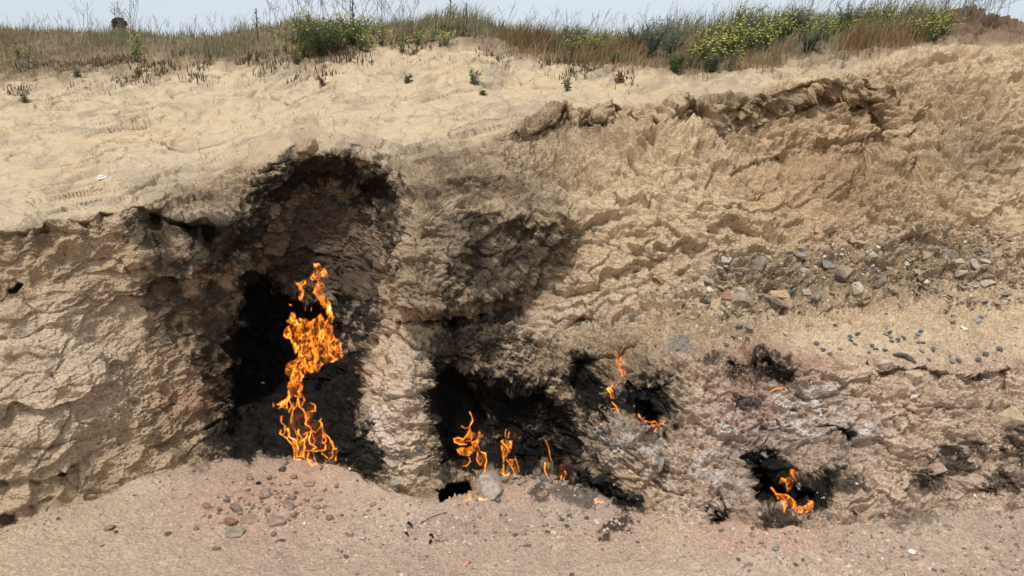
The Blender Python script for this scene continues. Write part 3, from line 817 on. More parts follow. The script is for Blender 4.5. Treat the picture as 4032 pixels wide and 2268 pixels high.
# ------------------------------------------------------------------ stones
m_stone = attr_mat('stone', .9, 0, .28, 45)
def _stone_bump(m):
    t = m.node_tree; p = t.nodes['Principled BSDF']; N = t.nodes.new
    tc = N('ShaderNodeTexCoord'); n = N('ShaderNodeTexNoise'); n.inputs['Scale'].default_value = 60; n.inputs['Detail'].default_value = 5
    t.links.new(tc.outputs['Object'], n.inputs['Vector'])
    b = N('ShaderNodeBump'); b.inputs['Strength'].default_value = .7; b.inputs['Distance'].default_value = .006
    t.links.new(n.outputs[0], b.inputs['Height']); t.links.new(b.outputs[0], p.inputs['Normal'])
_stone_bump(m_stone)

def hull_stone(w, d, h, c, seed, pts=15, boxy=.5, name='stone'):
    r = random.Random(seed)
    bm = bmesh.new()
    for k in range(pts):
        v = Vector((r.gauss(0, 1), r.gauss(0, 1), r.gauss(0, 1)))
        v.normalize()
        m = max(abs(v.x), abs(v.y), abs(v.z))
        v = v*(1-boxy)+v/m*boxy
        v *= r.uniform(.85, 1.05)
        bm.verts.new((v.x*w/2, v.y*d/2, v.z*h/2))
    g = bmesh.ops.convex_hull(bm, input=bm.verts)
    junk = list({e for e in g['geom_interior']+g['geom_unused'] if isinstance(e, bmesh.types.BMVert)})
    if junk: bmesh.ops.delete(bm, geom=junk, context='VERTS')
    if .05 < w < .9:
        bmesh.ops.bevel(bm, geom=bm.edges[:], offset=min(w, d, h)*.035, segments=1, affect='EDGES')
    me = bpy.data.meshes.new(name)
    bm.to_mesh(me); bm.free()
    a = me.attributes.new('col', 'FLOAT_COLOR', 'POINT')
    cc = np.ones((len(me.vertices), 4), np.float32)
    rr = np.random.default_rng(seed)
    cc[:, :3] = np.array(c)*(1+.18*(rr.random((len(cc), 1))-.5))
    a.data.foreach_set('color', cc.ravel())
    me.materials.append(m_stone)
    return me

def seat(o, px, py, sink=0.0, yaw=None, follow=.8, tilt=(0, 0)):
    p, n, d = surf(px, py)
    up = (UP*(1-follow)+n*follow).normalized()
    q = UP.rotation_difference(up)
    e = Euler((tilt[0], tilt[1], random.uniform(0, 6.28) if yaw is None else yaw)).to_quaternion()
    o.rotation_mode = 'QUATERNION'
    o.rotation_quaternion = q @ e
    o.location = p+up*sink
    return d

def pxsize(px, py, wpx):
    _, _, d = surf(px, py)
    return wpx*d/FPX

GREY, DGREY, LGREY, TANc, PINK, REDB, BRN, WHT, BLK, OLV = (.26,.215,.17), (.115,.10,.085), (.40,.345,.285), (.40,.30,.20), (.45,.31,.215), (.27,.15,.105), (.26,.18,.125), (.64,.57,.47), (.022,.021,.021), (.17,.15,.085)
# photo x, y, width, height ratio (thickness), colour, label
STONES = [
 (3209,912,46,.75,PINK,'pinkish clod lodged in the steep face above the rubble band','clod'),
 (2855,1021,52,.5,WHT,'white chalky stone at the upper left end of the rubble band','stone'),
 (2992,1037,66,.5,GREY,'grey brown angular slab on the upper edge of the rubble band','stone'),
 (3132,1040,46,.8,DGREY,'dark grey block with black gap under it in the rubble band','stone'),
 (3152,1005,50,.5,(.24,.225,.21),'bluish grey flat stone on sand above the rubble band','stone'),
 (3259,1042,62,.6,(.25,.225,.19),'pale grey wedge shaped stone beside the big tan slab','stone'),
 (3322,1070,86,.5,(.33,.235,.16),'big tan slab resting on a darker grey stone in the rubble','stone'),
 (3300,1088,48,.7,DGREY,'dark slate grey stone tucked under the big tan slab','stone'),
 (3326,996,54,.5,PINK,'pinkish slab with a white corner above the big tan slab','stone'),
 (3395,957,62,.5,(.46,.33,.21),'large pale orange slab at the top of the rubble band','stone'),
 (3450,973,30,.5,WHT,'bright white chip right of the pale orange slab','stone'),
 (3371,1018,58,.55,BRN,'brown rough stone below the pale orange slab','stone'),
 (2902,1085,52,.6,(.24,.205,.165),'square edged grey brown stone set in the left rubble','stone'),
 (2833,1130,54,.6,(.33,.25,.175),'tan block sitting above the white lump in the left rubble','stone'),
 (2802,1152,50,.55,WHT,'lumpy white stone beside a reddish slab in the left rubble','stone'),
 (2857,1163,58,.6,REDB,'reddish brown slab beside the lumpy white stone','stone'),
 (2780,1190,58,.6,(.13,.12,.105),'dark grey tilted slab at the lower left of the rubble','stone'),
 (2916,1185,90,.35,(.30,.24,.175),'long tan ledge slab under the left rubble','stone'),
 (3125,1150,38,.9,(.15,.15,.13),'greenish grey pointed stone next to the pale cube shaped block','stone'),
 (3172,1148,44,.7,(.42,.36,.28),'pale cube shaped block in the middle of the rubble','stone'),
 (3222,1172,46,1.0,(.26,.23,.19),'upright grey slab right of the pale cube shaped block','stone'),
 (3070,1160,84,.22,(.45,.29,.18),'thin orange layer of stone left of the greenish grey stone','stone'),
 (3057,1178,104,.35,(.27,.195,.135),'long brown layered stone below the thin orange layer','stone'),
 (3374,1141,60,.45,(.42,.34,.25),'pale flat slab with a sharp corner in the right of the rubble','stone'),
 (3470,1163,62,.6,(.16,.13,.11),'dark grey brown stone with a pale foot in the rubble','stone'),
 (2908,1285,38,.75,(.20,.185,.17),'smooth grey pebble on the sand below the rubble','pebble'),
 (2952,1287,46,.7,(.26,.21,.17),'brownish crumbly lump beside the smooth grey pebble','clod'),
 (2757,1228,26,.8,LGREY,'small pale round pebble left of the smooth grey pebble','pebble'),
 (2917,1337,30,.5,WHT,'white chip lying among the dark coins below the rubble','stone'),
 (3642,1109,27,.8,WHT,'small bright white block in the middle of the right rubble','stone'),
 (3831,1035,50,.7,LGREY,'pale grey boulder with a dark underside in the far rubble','stone'),
 (3786,1076,48,.7,(.40,.33,.25),'beige rounded stone below the pale grey boulder','stone'),
 (3892,1083,52,.7,(.24,.16,.11),'brown angular slab at the right end of the rubble','stone'),
 (3888,1115,54,.5,(.42,.34,.25),'beige flat stone under the brown angular slab','stone'),
 (3613,1168,96,.28,(.36,.31,.24),'long pale slab lying slantwise at the lower edge of the rubble','stone'),
 (3738,1008,50,.45,(.17,.15,.13),'dark flat stone with a white top in the upper right rubble','stone'),
 (3649,1006,60,.45,(.39,.28,.19),'tan flat slab in the upper right rubble','stone'),
 (3792,1286,26,.5,WHT,'white chip on bare sand below the right rubble','stone'),
 (3847,1262,34,.7,(.27,.25,.225),'small grey stone beside the white chip on bare sand','stone'),
 (3482,1437,64,.7,(.46,.37,.27),'pale round stone half buried below the sandy terrace','stone'),
 (3463,1113,76,.55,(.20,.16,.12),'dark brown crumbly lump in the middle of the rubble','clod'),
 (3690,1848,80,.5,(.33,.22,.165),'pinkish brown slab sticking out of the lower right wall','stone'),
 (3580,1608,50,.6,(.42,.27,.19),'pink stone set in the right wall above the smoke stains','stone'),
 (3592,1560,34,.7,(.50,.46,.40),'whitish stone in the right wall above the pink stone','stone'),
 (3968,1672,150,.35,(.40,.31,.20),'large pale slab at the right edge of the wall','stone'),
 (2998,1788,34,.8,(.24,.235,.23),'round grey stone at the top of the right fire hollow','stone'),
 (3150,1800,26,.7,(.40,.35,.28),'pale pebble stuck above the right fire hollow','pebble'),
 (3365,2022,26,.7,BLK,'black lump on the slope right of the right fire','stone'),
 (983,2049,92,.62,(.28,.185,.13),'largest brown stone of the heap in front of the tall fire','stone'),
 (908,2056,62,.7,REDB,'reddish brown stone left of the largest stone in the heap','stone'),
 (930,2003,48,.8,(.20,.14,.11),'brown wedge stone behind the reddish brown stone','stone'),
 (944,2022,36,.7,(.25,.175,.135),'small brown stone between the wedge stone and the largest stone','stone'),
 (817,1988,52,.5,(.24,.165,.125),'flat brown stone at the left end of the heap','stone'),
 (1091,2049,70,.6,(.28,.195,.145),'brown stone with a dark cavity right of the largest stone','stone'),
 (925,2099,74,.4,(.24,.195,.135),'flat greenish stone in front of the heap','stone'),
 (855,2157,38,.75,(.20,.145,.10),'small box shaped brown stone alone in front of the heap','stone'),
 (1047,1940,58,.7,(.26,.185,.145),'dull brown round clod at the top of the heap','clod'),
 (903,1951,33,.6,(.40,.28,.215),'pinkish stone above the reddish brown stone','stone'),
 (1137,1989,56,.5,(.25,.18,.14),'flat clod right of the dull round clod','clod'),
 (1154,1961,34,.6,(.24,.17,.13),'brown clod just above the flat clod','clod'),
 (1212,1907,46,.5,(.28,.20,.16),'pale brown slab just in front of the tall fire','stone'),
 (1132,1898,32,.7,(.36,.29,.245),'pale grey pebble in front of the tall fire','pebble'),
 (1015,1900,28,.6,BLK,'charred black chip left of the pale grey pebble','stone'),
 (1108,1844,36,.6,(.07,.065,.065),'dark grey stone at the left foot of the tall fire','stone'),
 (983,1881,34,.7,(.24,.19,.155),'grey speckled clod left of the tall fire','clod'),
 (1310,1820,36,.7,(.06,.058,.06),'dark square stone at the right foot of the tall fire','stone'),
 (1215,1973,20,.8,OLV,'small olive round pebble right of the heap','pebble'),
 (1279,1932,25,.7,(.23,.16,.11),'small brown hollow pebble in front of the tall fire','pebble'),
 (1203,2056,22,.6,WHT,'white oval pebble right of the heap','pebble'),
 (1264,2008,13,.8,WHT,'tiny white pebble right of the olive pebble','pebble'),
 (1153,2073,16,.7,(.50,.45,.39),'tiny pale pebble below the stone with the cavity','pebble'),
 (1118,2123,30,.7,(.085,.08,.08),'grey black clinker in front of the heap','stone'),
 (352,1956,42,.6,(.46,.40,.31),'pale stone at the foot of the left wall','stone'),
 (600,2027,13,.8,WHT,'tiny white pebble alone on the left ground','pebble'),
 (433,2079,46,.5,(.23,.18,.125),'crumbled brown clod on the bare left ground','clod'),
 (456,2093,22,.6,(.07,.065,.06),'dark pebble touching the crumbled clod','pebble'),
 (1957,1965,30,.8,(.15,.13,.115),'round grey brown pebble right of the leaning grey slab','pebble'),
 (2127,2024,24,.6,(.33,.28,.235),'flat beige pebble below the middle fires','pebble'),
 (2344,2054,28,.8,(.52,.46,.41),'whitish pink stone next to the ash patch','stone'),
 (1468,1985,30,.8,(.28,.20,.15),'brown clod below the pale buttress','clod'),
 (1640,2072,26,.8,(.40,.33,.275),'pale stone of the little pile left of center','stone'),
 (1612,2066,24,.8,(.30,.25,.215),'greyish stone of the little pile left of center','stone'),
 (1597,2088,16,.8,WHT,'small white pebble below the little pile','pebble'),
 (1512,2136,30,.7,(.42,.33,.26),'pale pinkish stone low on the left of the gravel','stone'),
 (1428,2115,28,.7,(.40,.32,.25),'pale beige stone at the left rim of the gravel','stone'),
 (1724,2130,24,.8,(.16,.15,.145),'grey pebble beside the charred sticks','pebble'),
 (1835,2211,34,.5,(.42,.235,.16),'orange pink flat stone near the bottom of the picture','stone'),
 (1815,2246,44,.5,(.40,.28,.21),'pinkish tan stone at the bottom below the orange one','stone'),
 (1860,2033,30,.7,(.25,.22,.20),'greyish stone below the leaning grey slab','stone'),
 (3057,2118,26,.6,(.32,.32,.28),'grey green stone below the right fire','stone'),
 (2953,2120,18,.7,(.40,.28,.24),'pink pebble below the right fire','pebble'),
 (1650,1771,32,.8,(.10,.10,.105),'dark grey stone stuck in the pale buttress','stone'),
 (1585,1800,44,.7,(.24,.22,.20),'grey rounded stone low in the pale buttress','stone'),
 (1560,1900,52,.8,(.33,.28,.22),'tan rounded stone at the bottom tip of the pale buttress','stone'),
 (2559,1103,28,.8,WHT,'bright white stone on the pale sand streak','stone'),
 (1907,1247,40,.6,(.07,.067,.065),'dark stone lying on the sooty ledge over the middle fires','stone'),
 (2600,1830,60,.5,(.25,.20,.17),'brown flake of rock below the glowing crack','stone'),
]
for k, (px, py, wpx, hr, c, lab_, cat_) in enumerate(STONES):
    W = pxsize(px, py, wpx)
    name = {'clod': 'earth_clod', 'pebble': 'pebble'}.get(cat_, 'stone')
    r = random.Random(k)
    steep = 900 < py < 1250 and px > 2500
    hgt = W*hr*(.75 if steep else .8)
    me = hull_stone(W, W*r.uniform(.7, .95), hgt, c, 100+k, (22 if cat_ != 'stone' else 12), .15 if cat_ == 'pebble' else (.3 if cat_ == 'clod' else .8), name)
    if cat_ != 'stone': me.polygons.foreach_set('use_smooth', np.ones(len(me.polygons), bool))
    o = link(name, me)
    seat(o, px, py+2, hgt*.22, r.uniform(-.5, .5), .55 if steep else .7, (r.uniform(-.2, .25), r.uniform(-.2, .2)))
    tag(o, lab_, cat_)

# long curved dark stone on the terrace
pts = [(3517,1397), (3540,1400), (3562,1407), (3585,1418), (3602,1431)]
bm_ = MB()
ring = []
rad = [6, 11, 12, 11, 5]
P3 = [surf(a, b)[0]+Vector((0, -.008, .008)) for a, b in pts]
for k, p in enumerate(P3):
    d = (P3[min(k+1, 4)]-P3[max(k-1, 0)]).normalized(); a = d.cross(UP).normalized(); b = a.cross(d)
    rr = rad[k]*3.2/FPX
    ring.append([p+a*math.cos(t*math.pi/4)*rr*1.1+b*math.sin(t*math.pi/4)*rr*.8 for t in range(8)])
vs = [v for rg in ring for v in rg]; fs = [(k*8+j, k*8+(j+1) % 8, (k+1)*8+(j+1) % 8, (k+1)*8+j) for k in range(4) for j in range(8)]
fs += [tuple(range(8))[::-1], tuple(range(32, 40))]
bm_.add(vs, fs, (.10, .10, .085))
o = bm_.build('stone', m_stone); o.data.polygons.foreach_set('use_smooth', np.ones(len(o.data.polygons), bool))
tag(o, 'long curved dark grey stone at the edge of the sandy terrace', 'stone')

# leaning grey slab between the low flames
sl_pts = [(1888,1872), (1925,1868), (1958,1905), (1972,1935), (1945,1966), (1905,1972), (1882,1930)]
base3 = [Vector(unproj(a, b, 2.93-(b-1868)*.0011)) for a, b in sl_pts]
cen = sum(base3, Vector())/len(base3)
vs = [p for p in base3]+[p+Vector((.02, .10, -.03)) for p in base3]+[cen+Vector((-.03, -.035, .02))]
n = len(base3)
fs = [((j+1) % n, j, 2*n) for j in range(n)]+[(j, (j+1) % n, (j+1) % n+n, j+n) for j in range(n)]+[tuple(range(n, 2*n))]
mb = MB(); mb.add(vs, fs, (.37, .295, .245))
o = mb.build('stone_slab', m_stone); tag(o, 'leaning grey slab in front of the middle fires beside the black pit', 'stone')

# stones of the rubble shelf under the middle fires
shelf = []
r = random.Random(5)
for k in range(22):
    px = 1965+k*15+r.uniform(-5, 5)
    py = np.interp(px, [1960, 2050, 2150, 2290], [1880, 1893, 1880, 1920])+r.uniform(-10, 14)
    W = pxsize(px, py, r.uniform(22, 42))
    c = random.Random(k).choice([GREY, (.25,.19,.15), (.20,.155,.125), (.14,.125,.115), (.30,.24,.2)])
    o = link('stone', hull_stone(W, W*.8, W*.7, c, 400+k))
    seat(o, px, py, W*.12, None, .4)
    tag(o, 'broken grey brown stone packed in the shelf under the middle fires', 'stone', 'stones of the shelf under the middle fires')

# small clods strewn through the heap in front of the tall fire
r = random.Random(77); near = [(s_[0], s_[1], s_[2]*.5) for s_ in STONES]; nh = 0
hp = [hull_stone(1, .85, .65, c_, 900+k, 16, .3, 'earth_clod') for k, c_ in enumerate([(.30,.20,.145), (.26,.18,.135), (.34,.245,.185), (.28,.17,.125)])]
while nh < 60:
    px, py = r.gauss(1075, 130), r.gauss(1985, 62)
    wp = 12+22*r.random()**2
    if py < np.interp(px, COLS, foot)+12 or any((px-a)**2+((py-b)*1.5)**2 < (wp*.5+c)**2 for a, b, c in near): continue
    near.append((px, py, wp*.5)); nh += 1
    W = pxsize(px, py, wp); o = link('earth_clod', hp[nh % 4]); o.data.polygons.foreach_set('use_smooth', np.ones(len(o.data.polygons), bool))
    seat(o, px, py, W*.12, None, .7); o.scale = (W, W, W)
    tag(o, 'small reddish brown clod strewn around the heap before the tall fire', 'clod', 'small clods around the heap')

# rubble band on the right slope
rub = []
r = random.Random(11)
RUB = [(2560,1150),(2700,1080),(2850,1010),(3000,1010),(3150,960),(3350,920),(3600,880),(3850,900),(4060,950),(4060,1190),(3800,1200),(3600,1190),(3400,1190),(3200,1230),(2950,1230),(2750,1260),(2640,1230)]
cand = [(r.uniform(2560, 4060), r.uniform(880, 1260)) for _ in range(2600)]
cx = np.array(cand); ok = poly_sdf(cx[:, 0], cx[:, 1], RUB) > -4
taken = [(s_[0], s_[1], s_[2]*.5) for s_ in STONES]
protos = {}
PALETTE = [((.40,.29,.19), 'tan'), ((.26,.19,.135), 'brown'), ((.27,.235,.195), 'grey'), ((.15,.125,.105), 'dark'), ((.52,.44,.34), 'pale'), ((.33,.205,.14), 'reddish')]
for j in range(6):
    for q in range(4):
        protos[(j, q)] = hull_stone(1, .8, .26+.12*q, PALETTE[j][0], 600+j*10+q, 9+q, .75, 'rubble_stone')
for (px, py), f in zip(cand, ok):
    if not f or len(rub) >= 255: continue
    wp = 13+30*r.random()**2.0
    if px > 3450: wp *= 1.1
    if any((px-a)**2+((py-b)*1.8)**2 < (wp*.5+c)**2 for a, b, c in taken): continue
    taken.append((px, py, wp*.5))
    j = r.choices(range(6), [5, 4, 3, 2, 2, 1])[0]
    W = pxsize(px, py, wp)
    o = link('rubble_stone', protos[(j, r.randrange(4))])
    seat(o, px, py+1, W*.0, r.uniform(-.6, .6), .4, (r.uniform(-.2, .35), r.uniform(-.2, .2)))
    o.scale = (W*1.1, W, W*r.uniform(.8, 1.1))
    tag(o, 'small %s stone in the rubble band across the right slope' % PALETTE[j][1], 'stone', '%s stones of the right rubble band' % PALETTE[j][1])
    rub.append(o)

# ------------------------------------------------------------------ gravel: stuff
def gravel(name, spots, label_, smin, smax, cols_, seed, flat=.7, sink=.1):
    rr = np.random.default_rng(seed)
    base_v = np.array([[1,0,0],[-1,0,0],[0,1,0],[0,-1,0],[0,0,1],[0,0,-1]], np.float32)
    base_f = np.array([[0,2,4],[2,1,4],[1,3,4],[3,0,4],[2,0,5],[1,2,5],[3,1,5],[0,3,5]], np.int32)
    V = []; F = []; Cc = []
    for k, (px, py) in enumerate(spots):
        p, n, d = surf(px, py)
        s_ = (smin+(smax-smin)*rr.random()**3)
        a = rr.random()*6.28
        vv_ = base_v*(.65+.7*rr.random((6, 3)))+.25*(rr.random((6, 3))-.5)
        x_ = vv_[:, 0]*math.cos(a)-vv_[:, 1]*math.sin(a); y_ = vv_[:, 0]*math.sin(a)+vv_[:, 1]*math.cos(a)
        vv_ = np.stack([x_, y_, vv_[:, 2]*flat], 1)*s_*.5
        nn = np.array(n); t1 = np.cross(nn, [0, 1, .3]); t1 /= np.linalg.norm(t1)+1e-9; t2 = np.cross(nn, t1)
        vv_ = vv_[:, :1]*t1+vv_[:, 1:2]*t2+vv_[:, 2:3]*nn+np.array(p)+nn*s_*sink
        F.append(base_f+6*k); V.append(vv_); Cc.append(np.tile(np.array(cols_[rr.integers(len(cols_))])*(.8+.4*rr.random()), (6, 1)))
    me = mesh_np(name, np.concatenate(V), None, np.concatenate(F), m_stone, np.concatenate(Cc))
    return tag(link(name, me), label_, 'gravel', kind='stuff')
def spots_in(n, fn, box, seed):
    rr = random.Random(seed); out = []
    while len(out) < n:
        px, py = rr.uniform(box[0], box[2]), rr.uniform(box[1], box[3])
        if rr.random() < fn(px, py): out.append((px, py))
    return out
def g_dens(px, py):
    f = np.interp(px, COLS, foot)
    if py < f-6: return 0
    a = .05+.95*np.exp(-((px-1750)/420)**2-((py-2080)/110)**2)+.9*np.exp(-((px-1050)/170)**2-((py-1980)/90)**2)
    a += .7*np.exp(-((px-2350)/250)**2-((py-2060)/80)**2)+.8*np.exp(-((px-3050)/330)**2-((py-2150)/80)**2)+.35*(px > 3300)
    a *= .25+.75*(1-math.exp(-((px-2640)/110)**2-((py-2105)/45)**2))
    a += .4*math.exp(-(py-f)/25)
    return min(1, a)
gravel('gravel', spots_in(3800, g_dens, (-60, 1800, 4100, 2310), 1), 'loose gravel and grit strewn over the trodden earth', .005, .021,
       [(.40,.29,.215), (.30,.215,.16), (.46,.36,.275), (.25,.18,.14), (.35,.23,.165), (.52,.43,.34), (.14,.115,.10)], 3, .6, .02)
def r_dens(px, py):
    s_ = poly_sdf(np.array([px]), np.array([py]), RUB)[0]
    return float(np.clip((s_+45)/70, 0, 1))
gravel('rubble_gravel', spots_in(2600, r_dens, (2480, 840, 4100, 1300), 2), 'fine stone chips filling the rubble band on the right slope', .008, .026,
       [(.36,.275,.19), (.25,.195,.15), (.44,.36,.27), (.16,.13,.11), (.52,.45,.36), (.30,.2,.14)], 4, .45, .05)
gravel('wall_chips', spots_in(900, lambda a, b: 1.0 if np.interp(a, COLS, foot) > b > 1290 else 0, (2350, 1290, 4100, 2060), 6), 'small chips and crumbs stuck on the lower right wall', .006, .02,
       [(.36,.27,.19), (.25,.19,.14), (.46,.38,.30), (.15,.125,.11), (.55,.5,.44)], 9, .6, .1)

# ------------------------------------------------------------------ coins
m_coin_d = solid('tarnished coin metal', (.085, .08, .07), .6, .3, 300, .2, .5)
m_coin_p = solid('worn pale coin metal', (.44, .39, .31), .5, .2, 300, .2, .5)
m_coin_g = solid('dull grey coin metal', (.22, .205, .175), .55, .25, 300, .2, .5)
m_coin_w = solid('bright coin metal', (.72, .70, .66), .4, .1, 300, .1, .5)
def coin_mesh(mat):
    n = 20; vs = []; fs = []
    prof = [(1, -.5), (1, .5), (.93, .62), (.86, .62), (.82, .42)]
    for rr, z in prof:
        for j in range(n): vs.append((rr*.5*math.cos(2*math.pi*j/n), rr*.5*math.sin(2*math.pi*j/n), z*.11))
    for k in range(len(prof)-1):
        for j in range(n): fs.append((k*n+j, k*n+(j+1) % n, (k+1)*n+(j+1) % n, (k+1)*n+j))
    fs += [tuple(range(n))[::-1], tuple(range((len(prof)-1)*n, len(prof)*n))]
    me = bpy.data.meshes.new('coin'); me.from_pydata(vs, [], fs); me.materials.append(mat); return me
cm = {k: coin_mesh(m) for k, m in (('d', m_coin_d), ('p', m_coin_p), ('g', m_coin_g), ('w', m_coin_w))}
COINS = []
T = lambda ox, oy, sc_, lst, kind, wpx, lab_, grp: COINS.extend([(ox+a/sc_, oy+b/sc_, kind, wpx, lab_, grp) for a, b in lst])
terr = 'tarnished dark coin lying flat on the sandy terrace right of the fires'; tg = 'dark coins on the sandy terrace'
T(3300, 900, 2.634, [(863,1054),(545,1078),(550,1174),(612,1163),(675,1133),(125,1117),(208,1092),(130,1164),(172,1203),(358,1215),(397,1244),(495,1270),(318,1282),
  (840,1183),(880,1190),(983,1258),(935,1358),(1245,1380),(1450,1355),(1538,1297),(1200,975),(1480,925),(1160,828),(1130,856),(1190,900),(1385,848),(1835,1050),(485,884),(1670,1250)], 'd', 25, terr, tg)
T(3300, 900, 2.634, [(832,1088),(818,1115),(487,1084),(535,1130),(875,1274),(1165,1372),(15,1250)], 'g', 25, 'dull grey coin lying flat on the sandy terrace among darker ones', 'grey coins on the sandy terrace')
T(2700, 900, 3.22, [(630,1365),(690,1355),(770,1398),(590,1445),(1905,1213),(1730,1340),(1270,1352)], 'd', 22, terr, tg)
T(2688, 756, 1.917, [(1015,1140),(1065,1190),(1110,1217),(330,1158),(372,1141)], 'd', 25, terr, tg)
T(2700, 900, 3.22, [(1525,1215)], 'g', 22, 'dull grey coin on the sand just below the rubble band', None)
T(3300, 900, 2.634, [(280,335),(1022,232),(1355,760),(1260,178)], 'd', 22, 'tarnished dark coin caught between the stones of the rubble band', 'dark coins in the rubble band')
T(2000, 1900, 2.225, [(70,455),(348,432),(522,375),(477,333),(538,288),(694,310)], 'd', 20, 'black coin lying on the gravel below the middle fires', 'black coins on the gravel')
COINS += [(2203,2036,'g',13,'small dull coin above two black coins on the gravel',None), (2249,2262,'d',20,'black coin at the bottom of the picture below the others',None),
 (1365,2190,'d',20,'dark coin on the bare ground left of the gravel',None), (1407,2254,'g',20,'olive dull coin at the bottom left of the gravel',None),
 (662,2100,'d',26,'dark coin alone on the bare left ground',None), (1798,2040,'p',18,'pale worn coin on the gravel below the black pit',None),
 (3055,2161,'g',27,'large grey coin below the right fire',None), (2876,2176,'p',22,'pale coin on reddish gravel left below the right fire',None),
 (3586,2173,'w',26,'bright pale coin on the ground at the lower right',None), (3468,2170,'p',23,'tan coin left of the bright pale coin',None),
 (2953,2220,'g',21,'grey coin near the bottom below the right fire',None), (2906,2201,'d',18,'dark coin between the pale coin and the grey coin',None),
 (3131,2218,'d',18,'dark coin near the bottom right of the large grey coin',None), (3262,2030,'d',20,'dark coin at the lip of the right fire hollow',None),
 (1031,1508,'w',18,'bright white coin stuck in the black soot left of the tall fire',None),
 (2333,908,'d',16,'dark coin stuck high on the middle rock face',None), (2330,1228,'d',20,'dark coin in a cleft of the middle rock face',None),
 (2486,1247,'d',20,'dark coin on the rock face left of the rubble',None), (2447,1356,'d',16,'dark coin above the small wall flame',None),
 (2318,1367,'d',18,'left dark coin of two on the cracked crust',None), (2270,1381,'d',20,'dark coin at the left tip of the cracked crust',None),
 (1788,508,'w',18,'bright white coin on the bare slope above the hollow',None)]
for px, py, kd, wpx, lab_, grp in COINS:
    W = float(np.clip(pxsize(px, py, wpx), .016, .026))
    o = link('coin', cm[kd]); seat(o, px, py, .004, 0, .5, (random.uniform(-.1, .1), random.uniform(-.1, .1)))
    o.scale = (W, W, W); tag(o, lab_, 'coin', grp)

# ------------------------------------------------------------------ straws, charred bits, paper
m_straw = solid('dry straw', (.58, .47, .30), .7, .15, 80, 0)
m_char = solid('charcoal', (.012, .012, .012), .8, .3, 80, .4)
m_paper = solid('white paper', (.80, .79, .76), .8, .05, 30, .1)
def straw(a, b, lab_, mat=m_straw, rad_=.0022, name='straw', cat_='straw'):
    p, n1, _ = surf(*a); q, n2, _ = surf(*b)
    mb = MB(); mid = (p+q)/2+Vector((0, 0, .012))
    mb.tube([p+Vector((0, 0, .004)), mid, q+Vector((0, 0, .004))], rad_, rad_*.7, (1, 1, 1), 5)
    o = mb.build(name, mat); tag(o, lab_, cat_)
straw((356,2092), (386,2081), 'short pale straw lying on the bare left ground')
straw((724,1962), (752,1946), 'thin straw on the ground below the left wall')
straw((0,2122), (24,2119), 'white straw at the left edge of the ground')
straw((905,2078), (911,2090), 'tiny pale straw standing among the stones of the heap')
straw((3563,2258), (3571,2285), 'white stick at the bottom right edge', rad_=.004)
straw((1692,2104), (1706,2118), 'charred curled stick on the gravel', m_char, .006, 'charred_stick', 'charred stick')
straw((1700,2128), (1692,2142), 'charred straight stick below the curled one', m_char, .005, 'charred_stick', 'charred stick')
straw((1606,2056), (1622,2074), 'charred twig in the little pile of pebbles', m_char, .006, 'charred_stick', 'charred stick')
straw((1598,2098), (1606,2110), 'short charred twig below the little pile', m_char, .005, 'charred_stick', 'charred stick')
straw((1655,2062), (1760,2020), 'long thin dark twig across the gravel', m_char, .002, 'twig', 'twig')
mb = MB()
P = [surf(*q)[0]+surf(*q)[1]*.006 for q in ((378,700), (392,693), (420,695), (412,702), (386,706))]
mb.add(P+[p-Vector((0, 0, .004)) for p in P], [(0, 1, 2, 3, 4), (9, 8, 7, 6, 5)]+[(j, (j+1) % 5, (j+1) % 5+5, j+5) for j in range(5)], (1, 1, 1))
tag(mb.build('paper_scrap', m_paper), 'small white scrap of paper on the bare left slope', 'paper')
for px, py, wpx, lab_ in ((1466,242,26,'white stone on the mound right of the dark bush'), (1394,243,18,'small pale stone between the bush and the white stone'), (2136,276,14,'white pebble at the foot of the central mound'),
        (3300,238,18,'white stone on the path under the yellow flowers'), (1290,320,20,'pale crumb of stone below the dark bush')):
    W = pxsize(px, py, wpx)
    o = link('stone', hull_stone(W, W*.8, W*.6, (.62,.57,.49), int(px), 14, .3)); seat(o, px, py, W*.15, None, .5); tag(o, lab_, 'stone')
W = pxsize(1215, 578, 30)
o = link('earth_clod', hull_stone(W, W*.8, W*.45, (.33,.24,.15), 99, 20, .2)); seat(o, 1215, 580, W*.1, 0, .8); tag(o, 'low brown clod on the edge above the big hollow', 'clod')

